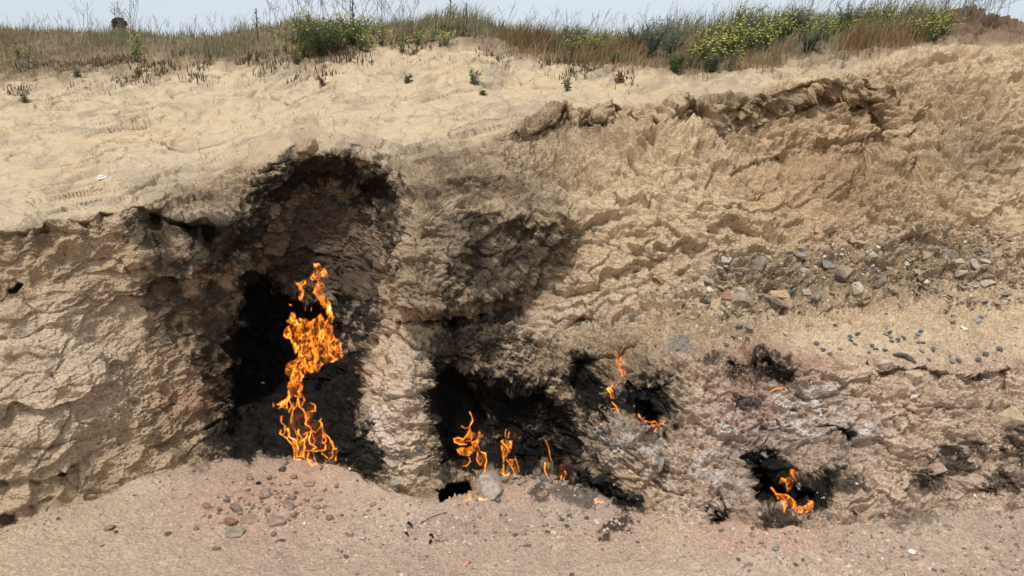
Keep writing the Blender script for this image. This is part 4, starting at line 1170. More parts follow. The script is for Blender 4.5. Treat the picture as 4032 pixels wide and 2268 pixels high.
# ------------------------------------------------------------------ flames
def flame_mat():
    m = bpy.data.materials.new('burning gas'); m.use_nodes = True
    t = m.node_tree; t.nodes.clear(); N = t.nodes.new; L = t.links.new
    out = N('ShaderNodeOutputMaterial'); at = N('ShaderNodeAttribute'); at.attribute_name = 'glow_amount'
    cr = N('ShaderNodeValToRGB'); e = cr.color_ramp.elements
    e[0].position = 0; e[0].color = (.0, .0, .0, 1)
    e[1].position = 1; e[1].color = (1.0, .80, .36, 1)
    for p_, c_ in ((.12, (.085, .02, .002, 1)), (.32, (.42, .10, .007, 1)), (.58, (.80, .27, .022, 1)), (.8, (.95, .46, .08, 1))):
        q = cr.color_ramp.elements.new(p_); q.color = c_
    em = N('ShaderNodeEmission'); em.inputs[1].default_value = 1.0
    tr = N('ShaderNodeBsdfTransparent'); ad = N('ShaderNodeAddShader'); mx = N('ShaderNodeMixShader')
    # hot filaments are dense with glowing soot, the rest is clear gas
    mr = N('ShaderNodeMapRange'); mr.inputs['From Min'].default_value = .15; mr.inputs['From Max'].default_value = .9
    mr.inputs['To Min'].default_value = .0; mr.inputs['To Max'].default_value = .6
    trc = N('ShaderNodeCombineColor'); inv = N('ShaderNodeMath'); inv.operation = 'SUBTRACT'; inv.inputs[0].default_value = 1
    L(at.outputs['Fac'], cr.inputs[0]); L(at.outputs['Fac'], mr.inputs['Value']); L(mr.outputs[0], inv.inputs[1])
    for k in range(3): L(inv.outputs[0], trc.inputs[k])
    L(trc.outputs[0], tr.inputs[0]); L(cr.outputs[0], em.inputs[0])
    L(em.outputs[0], ad.inputs[0]); L(tr.outputs[0], ad.inputs[1]); L(ad.outputs[0], out.inputs['Surface'])
    return m
m_fl = flame_mat()

def flame_mesh(name, polys, strokes, o_, s_, Yfn, seed, step=3.0, thick=.05, gain=1.0, wob=5.0):
    """polys: [(outline, heat)], strokes: [(points, width, heat)] in crop pixels (origin o_, scale s_);
    every sheet and filament becomes a puffed closed body with its own front and back"""
    tr_ = lambda pts: [(o_[0]+a/s_, o_[1]+b/s_) for a, b in pts]
    polys = [(tr_(p), h) for p, h in polys]; strokes = [(tr_(p), w_, h) for p, w_, h in strokes]
    allp = [q for p, _ in polys for q in p]+[q for p, _, _ in strokes for q in p]
    x0 = min(p[0] for p in allp)-16; x1 = max(p[0] for p in allp)+16; y0 = min(p[1] for p in allp)-16; y1 = max(p[1] for p in allp)+16
    gx = np.arange(x0, x1, step); gy = np.arange(y0, y1, step)
    X, Y = np.meshgrid(gx, gy, indexing='ij')
    wxx = wob*perlin(X/26, Y/34, seed+.3)+.5*wob*perlin(X/9, Y/11, seed+4.3); wyy = wob*perlin(X/26, Y/34, seed+7.3)+.5*wob*perlin(X/9, Y/11, seed+9.3)
    XW, YW = X+wxx, Y+wyy
    fx, fy = X+9*perlin(X/24, Y/34, seed+1.1)+4*perlin(X/9, Y/12, seed+2.1), Y+12*perlin(X/24, Y/34, seed+3.1)+5*perlin(X/9, Y/12, seed+5.1)
    fil = np.maximum(np.clip(1-np.abs(perlin(fx/17, fy/38, seed+11.5))*4.2, 0, 1)**1.5, .75*np.clip(1-np.abs(perlin(fx/9, fy/19, seed+21.5))*3.6, 0, 1)**1.5)
    S = np.full(X.shape, -99.); Ht = np.zeros(X.shape)
    for p, h in polys:
        s1 = poly_sdf(XW, YW, p)
        rim = np.exp(-((s1-3.5)/3.2)**2)
        dim = .25+.75*np.clip(.55+1.4*perlin(X/46, Y/60, seed+31)+.5*perlin(X/18, Y/26, seed+33), 0, 1)
        hole = .25+.75*sstep(.12, .5, .5+1.1*perlin(fx/22, fy/40, seed+91)+.5*perlin(fx/9, fy/15, seed+95))
        hh = h*((.04+.15*dim)+fil*(.2+.66*dim)+rim*(.10+.28*dim))*sstep(-1, 7, s1)*hole
        S = np.maximum(S, s1); Ht = np.maximum(Ht, np.where(s1 > -1, hh, 0))
    for p, w_, h in strokes:
        n = len(p)
        for k in range(n-1):
            t = k/max(1, n-1)
            d = line_dist(XW, YW, [p[k], p[k+1]])
            s1 = w_/2*(1-.25*t)*(.75+.5*np.clip(.5+perlin(X/20, Y/20, seed+41), 0, 1))-d
            hh = h*sstep(-1.0, w_*.35, s1)*np.clip(.72+.8*perlin(X/30, Y/30, seed+81), .35, 1.05)
            S = np.maximum(S, s1); Ht = np.maximum(Ht, np.where(s1 > -1.5, hh, 0))
    Ht = np.clip(Ht*gain, 0, 1)
    keep = (S > -2.2) & (Ht > .015)
    cell = keep[:-1, :-1] | keep[1:, :-1] | keep[:-1, 1:] | keep[1:, 1:]
    vid = np.arange(X.size).reshape(X.shape)
    q = np.stack([vid[:-1, :-1], vid[:-1, 1:], vid[1:, 1:], vid[1:, :-1]], -1)[cell]
    T_ = thick*np.sqrt(np.clip((S+2.5)/22, 0, 1))
    yb = Yfn(X, Y)
    fold = .03*perlin(X/34, Y/50, seed+51)+.012*perlin(X/11, Y/16, seed+61)
    V = []; Hh = []
    for sgn, g in ((-1, 1.0), (1, .55)):
        yy = yb+fold+sgn*T_*(.8+.6*perlin(X/18, Y/26, seed+71+sgn*9))
        vx, vy, vz = unproj(X, Y, yy)
        V.append(np.stack([vx, vy, vz], -1).reshape(-1, 3)); Hh.append((Ht*g).ravel())
    q2 = q[:, ::-1]+X.size
    # close the rim
    cnt = {}
    for f in q:
        for a, b in zip(f, np.roll(f, -1)):
            cnt[(a, b)] = 1
    edge = [(a, b) for (a, b) in cnt if (b, a) not in cnt]
    rimf = np.array([[b, a, a+X.size, b+X.size] for a, b in edge], np.int64)
    F = np.concatenate([q, q2, rimf]); V = np.concatenate(V); Hh = np.concatenate(Hh)
    use = np.unique(F); rm = np.zeros(len(V), np.int64); rm[use] = np.arange(len(use))
    return mesh_np(name, V[use], rm[F], None, m_fl, None, True, {'glow_amount': Hh[use]})

def flame(name, lab_, base_pt, polys, strokes, o_, s_, seed, off=-.06, follow=False, rise=0.0, parent=None, **kw):
    p0, n0, d0 = surf(*base_pt)
    if follow:
        def Yfn(X, Y):
            ys = np.linspace(Y.min(), Y.max(), 8); xs = np.linspace(X.min(), X.max(), 4)
            G = np.array([[surf(float(a), float(b))[0].y for b in ys] for a in xs])
            G = np.minimum(G, np.median(G)+.15)
            xi = np.clip((X-xs[0])/(xs[-1]-xs[0])*3, 0, 2.999); yi = np.clip((Y-ys[0])/(ys[-1]-ys[0])*7, 0, 6.999)
            i0, j0 = xi.astype(int), yi.astype(int); fx, fy = xi-i0, yi-j0
            return (G[i0, j0]*(1-fx)*(1-fy)+G[i0+1, j0]*fx*(1-fy)+G[i0, j0+1]*(1-fx)*fy+G[i0+1, j0+1]*fx*fy)+off
    else:
        Yfn = lambda X, Y: p0.y+off+rise*(base_pt[1]-Y)/1000.
    o = link(name, flame_mesh(name, polys, strokes, o_, s_, Yfn, seed, **kw), parent)
    if lab_: tag(o, lab_, 'flame')
    return o

A0 = (1000, 1000); SA = 3.22
b_ = lambda pts: [(a, b+1288) for a, b in pts]
big = [([(745,120),(790,112),(830,118),(865,170),(905,172),(940,240),(952,300),(900,290),(835,300),(850,345),(900,395),(895,430),(860,440),(905,500),(935,560),(975,620),(985,700),(1015,770),(1030,800),
         (1000,870),(1005,960),(1025,1060),(1085,1060),(1115,1110),(1110,1190),(1140,1290),(1085,1340),(1000,1385),(900,1392),(850,1440),(845,1490),(810,1520),(780,1490),(720,1525),(660,1480),(640,1560),
         (610,1590),(630,1690),(590,1760),(610,1825),(540,1830),(490,1800),(450,1860),(430,1760),(405,1690),(420,1640),(470,1590),(440,1560),(390,1520),(385,1470),(410,1400),(450,1360),(500,1340),(555,1310),
         (560,1240),(510,1280),(495,1160),(440,1080),(380,1065),(362,1030),(380,960),(455,890),(415,850),(412,820),(440,820),(455,740),(500,735),(530,760),(570,880),(565,800),(610,815),(660,815),(700,860),(740,830),
         (800,775),(850,740),(885,770),(905,850),(930,800),(880,690),(830,620),(780,540),(725,500),(750,450),(775,390),(800,360),(770,335),(715,350),(695,310),(735,250),(755,190)], 1.0),
       ([(360,1050),(370,970),(450,890),(470,750),(530,760),(570,880),(680,960),(720,1010),(690,1060),(640,1090),(640,1150),(560,1190),(490,1110),(430,1060)], 1.15),
       (b_([(390,200),(400,120),(450,75),(540,45),(640,90),(660,140),(600,170),(520,190),(530,260),(600,330),(630,420),(600,480),(500,470),(440,520),(410,460),(480,330),(440,260)]), 1.1)]
st = [(b_(p), w_, h) for p, w_, h in [
 ([(335,770),(350,850),(400,900),(398,975),(362,1003),(335,968),(352,938)], 6, .85),
 ([(330,985),(420,1050),(480,1130),(520,1200),(510,1320),(600,1325)], 7.5, 1.0),
 ([(430,930),(450,1030),(540,1080),(560,1170),(550,1290),(620,1280),(650,1130),(650,1070),(570,1090)], 7.5, 1.0),
 ([(500,600),(500,680),(470,800),(480,900),(530,980),(550,1070)], 6, .7),
 ([(560,560),(580,660),(640,720),(665,800),(650,870),(720,920),(740,960),(780,970),(830,920),(850,850),(820,830),(850,800)], 6.5, .85),
 ([(720,590),(780,640),(780,700),(640,720)], 5.5, .7), ([(560,930),(560,990),(600,1030),(600,1080),(660,1040),(680,970),(610,1000)], 7, .95),
 ([(720,960),(700,1060),(720,1140),(790,1170),(740,1200),(650,1210)], 6.5, .95), ([(740,980),(770,1080),(750,1130)], 5, .7),
 ([(850,860),(870,960),(910,1060),(900,1110),(860,1090),(880,1000)], 6, .85), ([(870,960),(960,1060),(1000,1130),(1020,1180),(1120,1160),(1060,1220),(1030,1320)], 7, .95),
 ([(910,1130),(900,1190),(740,1220)], 5.5, .8), ([(1010,1180),(1000,1270),(940,1350)], 6, .85), ([(860,1230),(940,1310)], 5.5, .9),
 ([(690,1220),(680,1300),(700,1370),(740,1395),(770,1370),(700,1310),(620,1290)], 5.5, .9), ([(750,1240),(800,1380)], 4.5, .75),
 ([(440,540),(480,640),(440,720)], 8, .8), ([(600,480),(640,560),(600,640)], 6, .6), ([(560,540),(540,640),(500,680)], 8, .85)]]
st_poly = [(b_([(330,960),(420,900),(470,640),(600,560),(780,600),(740,800),(860,830),(930,1000),(1030,1140),(1120,1170),(1040,1300),(950,1340),(880,1220),(720,1230),(760,1370),(690,1370),(640,1300),(520,1320),(470,1140),(400,1040)]), .20), (b_([(430,930),(470,1040),(560,1090),(650,1080),(640,1280),(540,1310),(510,1180)]), .75), (b_([(650,720),(730,730),(710,850),(660,870)]), .6), (b_([(960,1070),(1010,1160),(1110,1180),(1050,1300),(1020,1200)]), .55),
           (b_([(330,760),(370,750),(365,850),(340,850)]), .8)]
tall = flame('tall_flame', 'tall orange flame filling the big black hollow', (1240, 1822), big+st_poly, st, A0, SA, 3.0, -.05, rise=.10, thick=.09, gain=.95)
flame('flame_wisp', None, (1240, 1822), [([(500,335),(525,350),(560,362),(610,330),(660,308),(672,370),(612,412),(640,470),(625,560),(585,605),(560,560),(575,480),(560,420),(505,372)], .9), ([(495,490),(535,505),(530,525),(500,510)], .5)], [],
      A0, SA, 13.0, -.07, rise=.10, parent=tall, thick=.04, wob=3)
flame('flame_wisp', None, (1240, 1822), [([(420,625),(470,630),(515,685),(460,660)], 1.0)], [([(655,680),(645,715)], 4, .5), ([(728,685),(725,720)], 4, .5)], A0, SA, 17.0, -.07, rise=.10, parent=tall, thick=.02, wob=1)
flame('flame_wisp', None, (1240, 1822), [(b_([(240,570),(278,612),(400,540),(440,480),(475,520),(430,610),(440,690),(390,700),(360,660),(280,692),(330,640),(270,625),(240,672),(220,620)]), .95)], [], A0, SA, 19.0, -.08, rise=.10, parent=tall, thick=.03, wob=2.5)

B0 = (1650, 1550)
flame('flame', 'branching orange flame at the left of the middle black alcove', (1885, 1868),
 [([(465,705),(530,670),(600,682),(670,650),(640,605),(700,590),(735,560),(740,490),(790,440),(780,540),(752,640),(790,742),(690,745),(640,800),(520,780),(480,740)], .95), ([(445,570),(490,552),(570,585),(600,640),(510,642),(450,612)], .45),
  ([(625,430),(660,470),(730,500),(740,560),(660,590),(580,570)], .4), ([(740,745),(850,770),(850,900),(820,1010),(790,940),(740,850)], .28), ([(560,830),(650,850),(620,930),(545,915)], .3)],
 [([(600,640),(510,640),(450,612),(443,572),(490,553),(570,582),(620,500),(640,420),(680,350),(672,290),(645,228)], 6, .95), ([(540,410),(580,440),(640,420)], 5, .6), ([(640,430),(670,530),(660,590),(600,602)], 5.5, .85),
  ([(640,810),(652,860),(600,920),(550,915)], 5, .7), ([(790,740),(840,762),(856,850),(832,960),(820,1020),(800,1020)], 6.5, .9), ([(740,750),(730,840),(770,910),(800,880)], 5, .7), ([(680,960),(730,1002)], 4, .6)], B0, SA, 23.0, -.05, thick=.04, wob=2.5, gain=1.0)
flame('flame', 'slender twisted orange flame in the middle of the black alcove', (2000, 1876),
 [([(1040,590),(1060,568),(1110,572),(1130,592),(1195,588),(1172,700),(1130,780),(1085,850),(1080,915),(1058,880),(1050,790),(1033,690)], 1.0), ([(1110,840),(1220,838),(1262,985),(1205,1000)], .38)],
 [([(1100,560),(1090,510),(1105,450)], 5, .55), ([(1130,560),(1145,490)], 5, .6), ([(1075,900),(1070,1020),(1030,1000),(1058,950)], 6, .95), ([(1110,840),(1170,910),(1200,990),(1212,1040),(1250,1042)], 5, .6), ([(1150,840),(1215,838),(1225,800)], 5, .65),
  ([(1225,830),(1250,900),(1265,990)], 4.5, .6), ([(1085,1040),(1140,1012),(1130,1042)], 5, .65), ([(1040,600),(1100,660),(1150,740)], 5, 1.0)], B0, SA, 29.0, -.05, thick=.035, wob=2, gain=1.0)
flame('flame', 'faint thread of flame at the right of the black alcove', (2190, 1885),
 [([(1780,880),(1860,900),(1850,1060),(1760,1090)], .22)], [([(1605,588),(1640,680),(1660,790),(1685,870)], 6.5, .55), ([(1600,880),(1590,950),(1620,1050),(1670,1100),(1712,1095),(1680,1068)], 6, .85), ([(1745,1100),(1770,1132),(1800,1090),(1805,1040)], 5.5, .85), ([(1850,980),(1862,1030),(1830,1090),(1862,1132)], 5.5, .75)],
 B0, SA, 31.0, -.05, thick=.02, wob=1.5)
flame('flame', 'small yellow flame between the black pit and the leaning slab', (1850, 1978), [([(650,1238),(662,1290),(662,1366),(632,1350),(600,1372),(542,1388),(600,1320)], 1.3)], [], B0, SA, 37.0, -.04, thick=.02, wob=1, step=2)
flame('flame', 'small flat yellow flame at the foot of the leaning slab', (1900, 1978), [([(735,1335),(752,1312),(785,1310),(812,1330),(868,1318),(862,1350),(810,1362),(745,1358)], 1.25)], [], B0, SA, 41.0, -.06, thick=.02, wob=1, step=2)
wf = flame('flame', 'pale orange flame climbing the pale wall right of the black alcove', (2420, 1620),
 [([(620,80),(660,130),(690,200),(740,230),(802,268),(790,302),(722,320),(712,360),(792,408),(762,470),(710,492),(690,430),(642,380),(625,300),(630,200),(603,172)], .85)], [([(705,500),(632,620)], 4, .5)], (2250, 1350), 3.622, 43.0, -.03, True, thick=.03, wob=2.5, gain=.85)
flame('flame_tongue', None, (2420, 1620), [([(520,522),(580,515),(606,570),(582,640),(612,700),(622,805),(560,805),(540,722),(478,655),(550,600)], .95)], [([(580,850),(640,905),(672,980),(655,1012)], 6, .7), ([(580,940),(640,940)], 5, .5)], (2250, 1350), 3.622, 47.0, -.03, True, parent=wf, thick=.03, wob=2, gain=.95)
flame('flame', 'low red glowing flame line along a crack in the sooty wall', (2570, 1665),
 [], [([(960,1020),(975,1060),(1010,1085),(1070,1122),(1130,1130),(1190,1120),(1222,1160),(1300,1160),(1335,1108)], 7, .6), ([(1090,1195),(1150,1172),(1250,1180)], 7, .45), ([(1215,1212),(1180,1272)], 5, .75)], (2250, 1350), 3.622, 53.0, -.025, True, thick=.015, wob=2)
flame('flame', 'tiny orange flame in the sooty wall left of the ash', (2330, 1655), [([(260,1058),(292,1112),(322,1120),(285,1142),(254,1100)], 1.1)], [([(340,1160),(420,1150),(472,1108)], 5, .5)], (2250, 1350), 3.622, 59.0, -.03, True, thick=.015, wob=1, step=2)
flame('flame', 'curling orange flame in the right fire hollow', (3090, 2030),
 [([(465,884),(500,879),(552,920),(552,942),(512,930),(520,960),(557,996),(512,1000),(482,1060),(462,1092),(438,1080),(428,1000),(372,1020),(380,950),(430,966),(462,950)], .8),
  ([(284,1050),(310,1033),(362,1095),(440,1095),(527,1170),(530,1202),(590,1206),(632,1170),(606,1143),(670,1160),(687,1190),(667,1250),(610,1277),(520,1272),(460,1215),(440,1215),(430,1270),(410,1288),(403,1190),(350,1140),(328,1090)], 1.0)],
 [([(360,1100),(440,1110),(510,1170),(495,1230)], 5, 1.0), ([(520,1230),(600,1215),(650,1180)], 5, .6), ([(430,1000),(445,1080)], 5, .5)], (2900, 1450), 2.23, 61.0, -.06, thick=.045, wob=2.5, gain=.9)
flame('flame', 'thin upper wisp of flame on the ashy right wall', (3065, 1540), [], [([(300,200),(350,176),(405,168),(440,158)], 4.5, .7), ([(430,160),(438,205),(400,210)], 4, .45)], (2900, 1450), 2.23, 67.0, -.03, True, thick=.012, wob=1.5, step=2)
flame('flame', 'thin lower wisp of flame on the ashy right wall', (3065, 1600), [([(328,352),(380,300),(442,278),(412,312),(350,342)], .85)], [], (2900, 1450), 2.23, 71.0, -.03, True, thick=.012, wob=1.5, step=2)
flame('flame', 'tiny curled flame at the tip of the soot on the ground', (2355, 1975), [], [([(780,140),(762,148),(775,170),(800,165),(830,177),(826,160)], 4.5, .85)], (2000, 1900), 2.225, 73.0, -.03, thick=.012, wob=.5, step=2)

# ------------------------------------------------------------------ grass: stuff
m_grass = attr_mat('grass', .75, .4, .15, 30)
def blades(name, lab_, n, wfn, hmin, hmax, palette, seed, lean=(.1, 0), width=.0045, behind=0.0, cat_='grass'):
    rr = np.random.default_rng(seed)
    okb = (IPX > -250) & (IPX < 4280) & (IPY < 420)
    kk = np.where(okb.ravel())[0]
    ar = np.linalg.norm(np.cross(np.gradient(np.stack([GX, GY, GZ], -1), axis=0), np.gradient(np.stack([GX, GY, GZ], -1), axis=1)), axis=-1).ravel()[kk]
    wt = wfn(IPX.ravel()[kk], IPY.ravel()[kk], allV[kk])*np.minimum(ar, .02)
    wt[(allV[kk, 1] > 9.5)] = 0
    p_ = wt/wt.sum()
    ch = rr.choice(kk, n, p=p_)
    P_ = allV[ch]+np.stack([rr.normal(0, .02, n), rr.normal(0, .03, n), np.zeros(n)], 1)
    cl = np.clip(.5+1.3*perlin(P_[:, 0]*2.2, P_[:, 1]*2.2, 3.3), 0, 1)
    h = (hmin+(hmax-hmin)*rr.random(n)**1.6)*(.6+.8*cl)
    az = rr.random(n)*6.28
    ld = np.stack([lean[0]+.35*rr.normal(0, 1, n), lean[1]+.25*rr.normal(0, 1, n), np.zeros(n)], 1)
    sd_ = np.stack([np.cos(az), np.sin(az), 0*az], 1)*(width*(.6+.8*rr.random(n)))[:, None]/2
    up = np.array([0, 0, 1.])
    m1 = P_+up*(h*.55)[:, None]+ld*(h*.25)[:, None]; e1 = P_+up*(h*(.95-.1*rr.random(n)))[:, None]+ld*(h*.8)[:, None]
    b0 = P_-up*.02
    V = np.stack([b0-sd_, b0+sd_, m1+sd_*.8, m1-sd_*.8, e1], 1).reshape(-1, 3)
    o5 = (np.arange(n)*5)[:, None]
    F4 = o5+np.array([[0, 1, 2, 3]]); F3 = o5+np.array([[3, 2, 4]])
    pal = np.array(palette)
    t = np.clip(cl*.7+.3*rr.random(n)+.15*rr.normal(0, 1, n), 0, .999)
    c_ = pal[(t*len(pal)).astype(int)]*(.75+.5*rr.random(n))[:, None]
    me = mesh_np(name, V, F4, F3, m_grass, np.repeat(c_, 5, 0))
    return tag(link(name, me), lab_, cat_, kind='stuff')
I_ = np.interp
gtop = lambda px: I_(px, [0,300,600,900,1250,1500,1650,1800,1960,2060,2200,2300,2500,2700,2900,3100,3300,3500,3700,3900,4032], [290,285,262,250,235,170,160,150,170,200,238,258,280,298,292,246,228,195,165,140,160])
def w_left(px, py, P_):
    return (px < 1720)*(1-sstep(-60, 40, py-gtop(px)))*(.35+.65*np.clip(.5+2*perlin(P_[:, 0]*1.6, P_[:, 1]*1.6, 9), 0, 1))*(1-.75*np.exp(-((px-660)/110)**2-((py-215)/40)**2))
def w_right(px, py, P_):
    return (px > 1560)*(1-sstep(-40, 16, py-gtop(px)))*(.3+.7*np.clip(.55+2*perlin(P_[:, 0]*1.6, P_[:, 1]*1.6, 19), 0, 1))*(1-.93*np.exp(-(((px-3900)/255)**2+((py-105)/70)**2)**2))
DRY = [(.38,.28,.18), (.32,.22,.14), (.44,.34,.21), (.28,.215,.125)]
GRN = [(.22,.25,.14), (.26,.28,.16), (.19,.23,.15), (.31,.30,.18)]
OLI = [(.27,.25,.14), (.32,.285,.165), (.23,.235,.125)]
blades('dry_grass', 'dry brown grass covering the left part of the ridge', 30000, w_left, .03, .13, DRY+OLI[:2], 1, (.05, 0), .006)
blades('green_grass', 'olive green grass standing along the left skyline', 9000, lambda a, b, P_: w_left(a, b, P_)*(1-sstep(20, 110, b-np.interp(a, COLS, crest))), .05, .17, OLI+GRN, 2, (.1, 0), .006)
blades('meadow_grass', 'dense green grass on the right part of the ridge', 26000, w_right, .06, .20, GRN+OLI, 3, (.35, 0), .006)
blades('straw_grass', 'straw coloured dead grass along the lower edge of the right meadow', 6000, lambda a, b, P_: (a > 1900)*(a < 3640)*np.exp(-((b-gtop(a)+18)/26)**2)*np.clip(.5+2.5*perlin(P_[:, 0]*2, P_[:, 1]*2, 29), 0, 1), .05, .2, [(.42,.32,.18), (.34,.235,.12), (.28,.17,.09)], 4, (.25, -.2), .006)
blades('skyline_stems', 'fine thin grass stems sticking up along the whole skyline', 3000, lambda a, b, P_: (1-sstep(8, 40, b-np.interp(a, COLS, crest)))*(b > np.interp(a, COLS, crest)-24)*(.3+.7*(a > 2000))*(a < 3720), .10, .27, [(.24,.235,.15), (.19,.2,.12), (.30,.26,.17)], 5, (.3, 0), .0036)
blades('stubble', 'short dark dead stubble scattered over the upper bare slope', 5200, lambda a, b, P_: np.clip(1-(b-gtop(a))/110., 0, 1)*(b > gtop(a)-30)*(a < 2500)*np.clip(.3+2*perlin(P_[:, 0]*3, P_[:, 1]*3, 39), 0, 1)**2, .015, .06, [(.13,.09,.055), (.2,.145,.085), (.09,.08,.045)], 6, (0, 0), .008)

# ------------------------------------------------------------------ plants
m_plant = attr_mat('plant', .7, .35, .15, 40)
m_flower = attr_mat('petals', .6, .3, .1, 40)
def root_at(name, px, py, lab_, cat_, grp=None, sink=-.01):
    o = bpy.data.objects.new(name, None); col.objects.link(o)
    o.empty_display_size = .05
    p, n, d = surf(px, py); o.location = p+UP*sink
    tag(o, lab_, cat_, grp); return o

def weed_parts(seed, h, spread, nst, leafc, flc, nfl, leafn, lean=(.2, 0), fsize=.011, lsize=.05):
    r = random.Random(seed); st_, fo, fl = MB(), MB(), MB()
    for k in range(nst):
        a = r.uniform(0, 6.28); s_ = spread*r.uniform(.2, 1); hh = h*r.uniform(.6, 1)
        e = Vector((math.cos(a)*s_+lean[0]*hh, math.sin(a)*s_+lean[1]*hh, hh))
        m = e*.5+Vector((0, 0, hh*.08))
        st_.tube([(0, 0, 0), m, e], .003, .0016, tuple(c*r.uniform(.8, 1.1) for c in leafc))
        for q in range(leafn):
            t = r.uniform(.05, .9); b = m*2*t if t < .5 else m+(e-m)*(2*t-1)
            d = Vector((r.gauss(0, 1), r.gauss(0, 1), r.uniform(.1, .9)))
            fo.leaf(b, d, lsize*r.uniform(.5, 1)*(1.2-.7*t), lsize*.32*r.uniform(.6, 1), tuple(c*r.uniform(.65, 1.35) for c in leafc), r.uniform(0, .6))
        for q in range(nfl):
            b = e+Vector((r.gauss(0, .025), r.gauss(0, .025), -abs(r.gauss(0, .05))))
            fl.blob(b, fsize*r.uniform(.6, 1.1), tuple(c*r.uniform(.8, 1.1) for c in flc), (1, 1, .6))
            if q % 2: st_.tube([m+(e-m)*.6, b], .0016, .001, leafc)
    return st_, fo, fl
def make_weed(name, px, py, lab_, cat_, grp, *a, **k):
    o = root_at(name, px, py, lab_, cat_, grp)
    st_, fo, fl = weed_parts(*a, **k)
    st_.build('stem', m_plant, o)
    if fo.v: tag(fo.build('foliage', m_plant, o), kind='stuff')
    if fl.v: tag(fl.build('flowers', m_flower, o), kind='stuff')
    return o
YEL, PYL = (.70, .66, .19), (.66, .62, .28)
G1, G2, G3 = (.19,.225,.11), (.15,.185,.115), (.2,.21,.15)
proto_w = []
for k in range(5):
    o = make_weed('mustard_weed', 2800, 200, 'yellow flowering weed in the dense flower patch on the right ridge', 'wild plant', 'yellow weeds of the right flower patch', 50+k, .22, .11, 7, G1, YEL, 4, 11, (.3, 0), fsize=.0105)
    proto_w.append(o)
r = random.Random(21); used = set()
def put_weed(px, py, lab_, grp, s0=.8, s1=1.2):
    k = r.randrange(5)
    o = proto_w[k] if k not in used else copy_tree(proto_w[k])
    used.add(k)
    p, n, d = surf(px, py); o.location = p-UP*.01; o.rotation_euler = (0, 0, r.uniform(-.6, .6)); s_ = r.uniform(s0, s1); o.scale = (s_, s_, s_)
    o['label'] = lab_; o['group'] = grp
for k in range(46):
    t = r.random(); px = 2720+300*t+r.gauss(0, 30); py = 270-130*t+r.gauss(0, 28)
    put_weed(px, min(max(py, np.interp(px, COLS, crest)+14), 275), 'yellow flowering weed in the dense flower patch on the right ridge', 'yellow weeds of the right flower patch')
for k in range(44):
    px = r.uniform(3060, 3720); py = np.interp(px, COLS, crest)+r.uniform(16, 95)
    put_weed(px, py, 'yellow flowering weed scattered over the green crest at far right', 'yellow weeds on the far right crest', .6, 1.0)
for k in range(14):
    px = r.gauss(2340, 70); put_weed(px, r.uniform(185, 240), 'pale yellow weed in the small flower patch right of the mound', 'yellow weeds right of the mound', .6, .95)
for k in range(16):
    px = r.gauss(1430, 90); put_weed(px, r.uniform(135, 215), 'yellow weed on the right flank of the dark bush', 'yellow weeds by the dark bush', .6, .95)
for k in range(9):
    px = r.uniform(1080, 1230); put_weed(px, r.uniform(165, 235), 'short pale yellow weed left of the dark bush', 'yellow weeds left of the dark bush', .5, .75)
for k in range(9):
    px = r.uniform(470, 560) if k < 5 else r.uniform(20, 330); put_weed(px, r.uniform(180, 250), 'sparse weed with small yellow heads in the dry left grass', 'yellow weeds of the left ridge', .5, .8)
for k in range(10):
    px = r.uniform(1620, 1760); put_weed(px, r.uniform(130, 185), 'low yellow weed on the dry crest of the central mound', 'yellow weeds on the central mound', .4, .7)

make_weed('flowering_bush', 1265, 215, 'dark green bush with small yellow flowers left of the mound', 'bush', None, 71, .36, .40, 60, (.15,.185,.095), (.62,.58,.20), 2, 16, (.05, -.05), fsize=.010, lsize=.06)
make_weed('flowering_bush', 1195, 190, 'lower olive bush joined to the left of the dark green bush', 'bush', None, 72, .30, .40, 46, (.22,.22,.12), (.6,.56,.18), 1, 14, (0, 0))
make_weed('flowering_bush', 1390, 180, 'loose bush with brighter yellow flowers right of the dark green bush', 'bush', None, 73, .30, .36, 40, (.17,.20,.10), YEL, 3, 12, (.1, 0))
for k, (px, py, hh, lab_) in enumerate([(2640,235,.36,'large blue grey shrub left of the dense yellow flowers'), (2560,225,.32,'blue grey shrub in the middle of the right meadow'), (2490,215,.26,'small blue grey shrub left of the larger ones'),
        (2240,190,.24,'dark green shrub just right of the mound'), (2950,165,.26,'grey green shrub behind the dense yellow flowers'), (3120,140,.26,'grey green shrub on the crest right of the flower patch'), (3330,120,.24,'grey green shrub far right on the crest'),
        (3180,205,.16,'dark low shrub at the foot of the far right meadow'), (2420,265,.14,'small green tuft at the lower edge of the meadow'), (2800,285,.14,'dark green tuft under the dense yellow flowers'), (2660,285,.16,'green tuft at the lower edge below the blue grey shrub')]):
    make_weed('shrub', px, py, lab_, 'shrub', None, 90+k, hh, hh*.6, 34, G2 if k in (3, 7, 9) else ((.21,.235,.185) if k < 7 else G1), YEL, 0, 16, (.18, 0), lsize=.05)
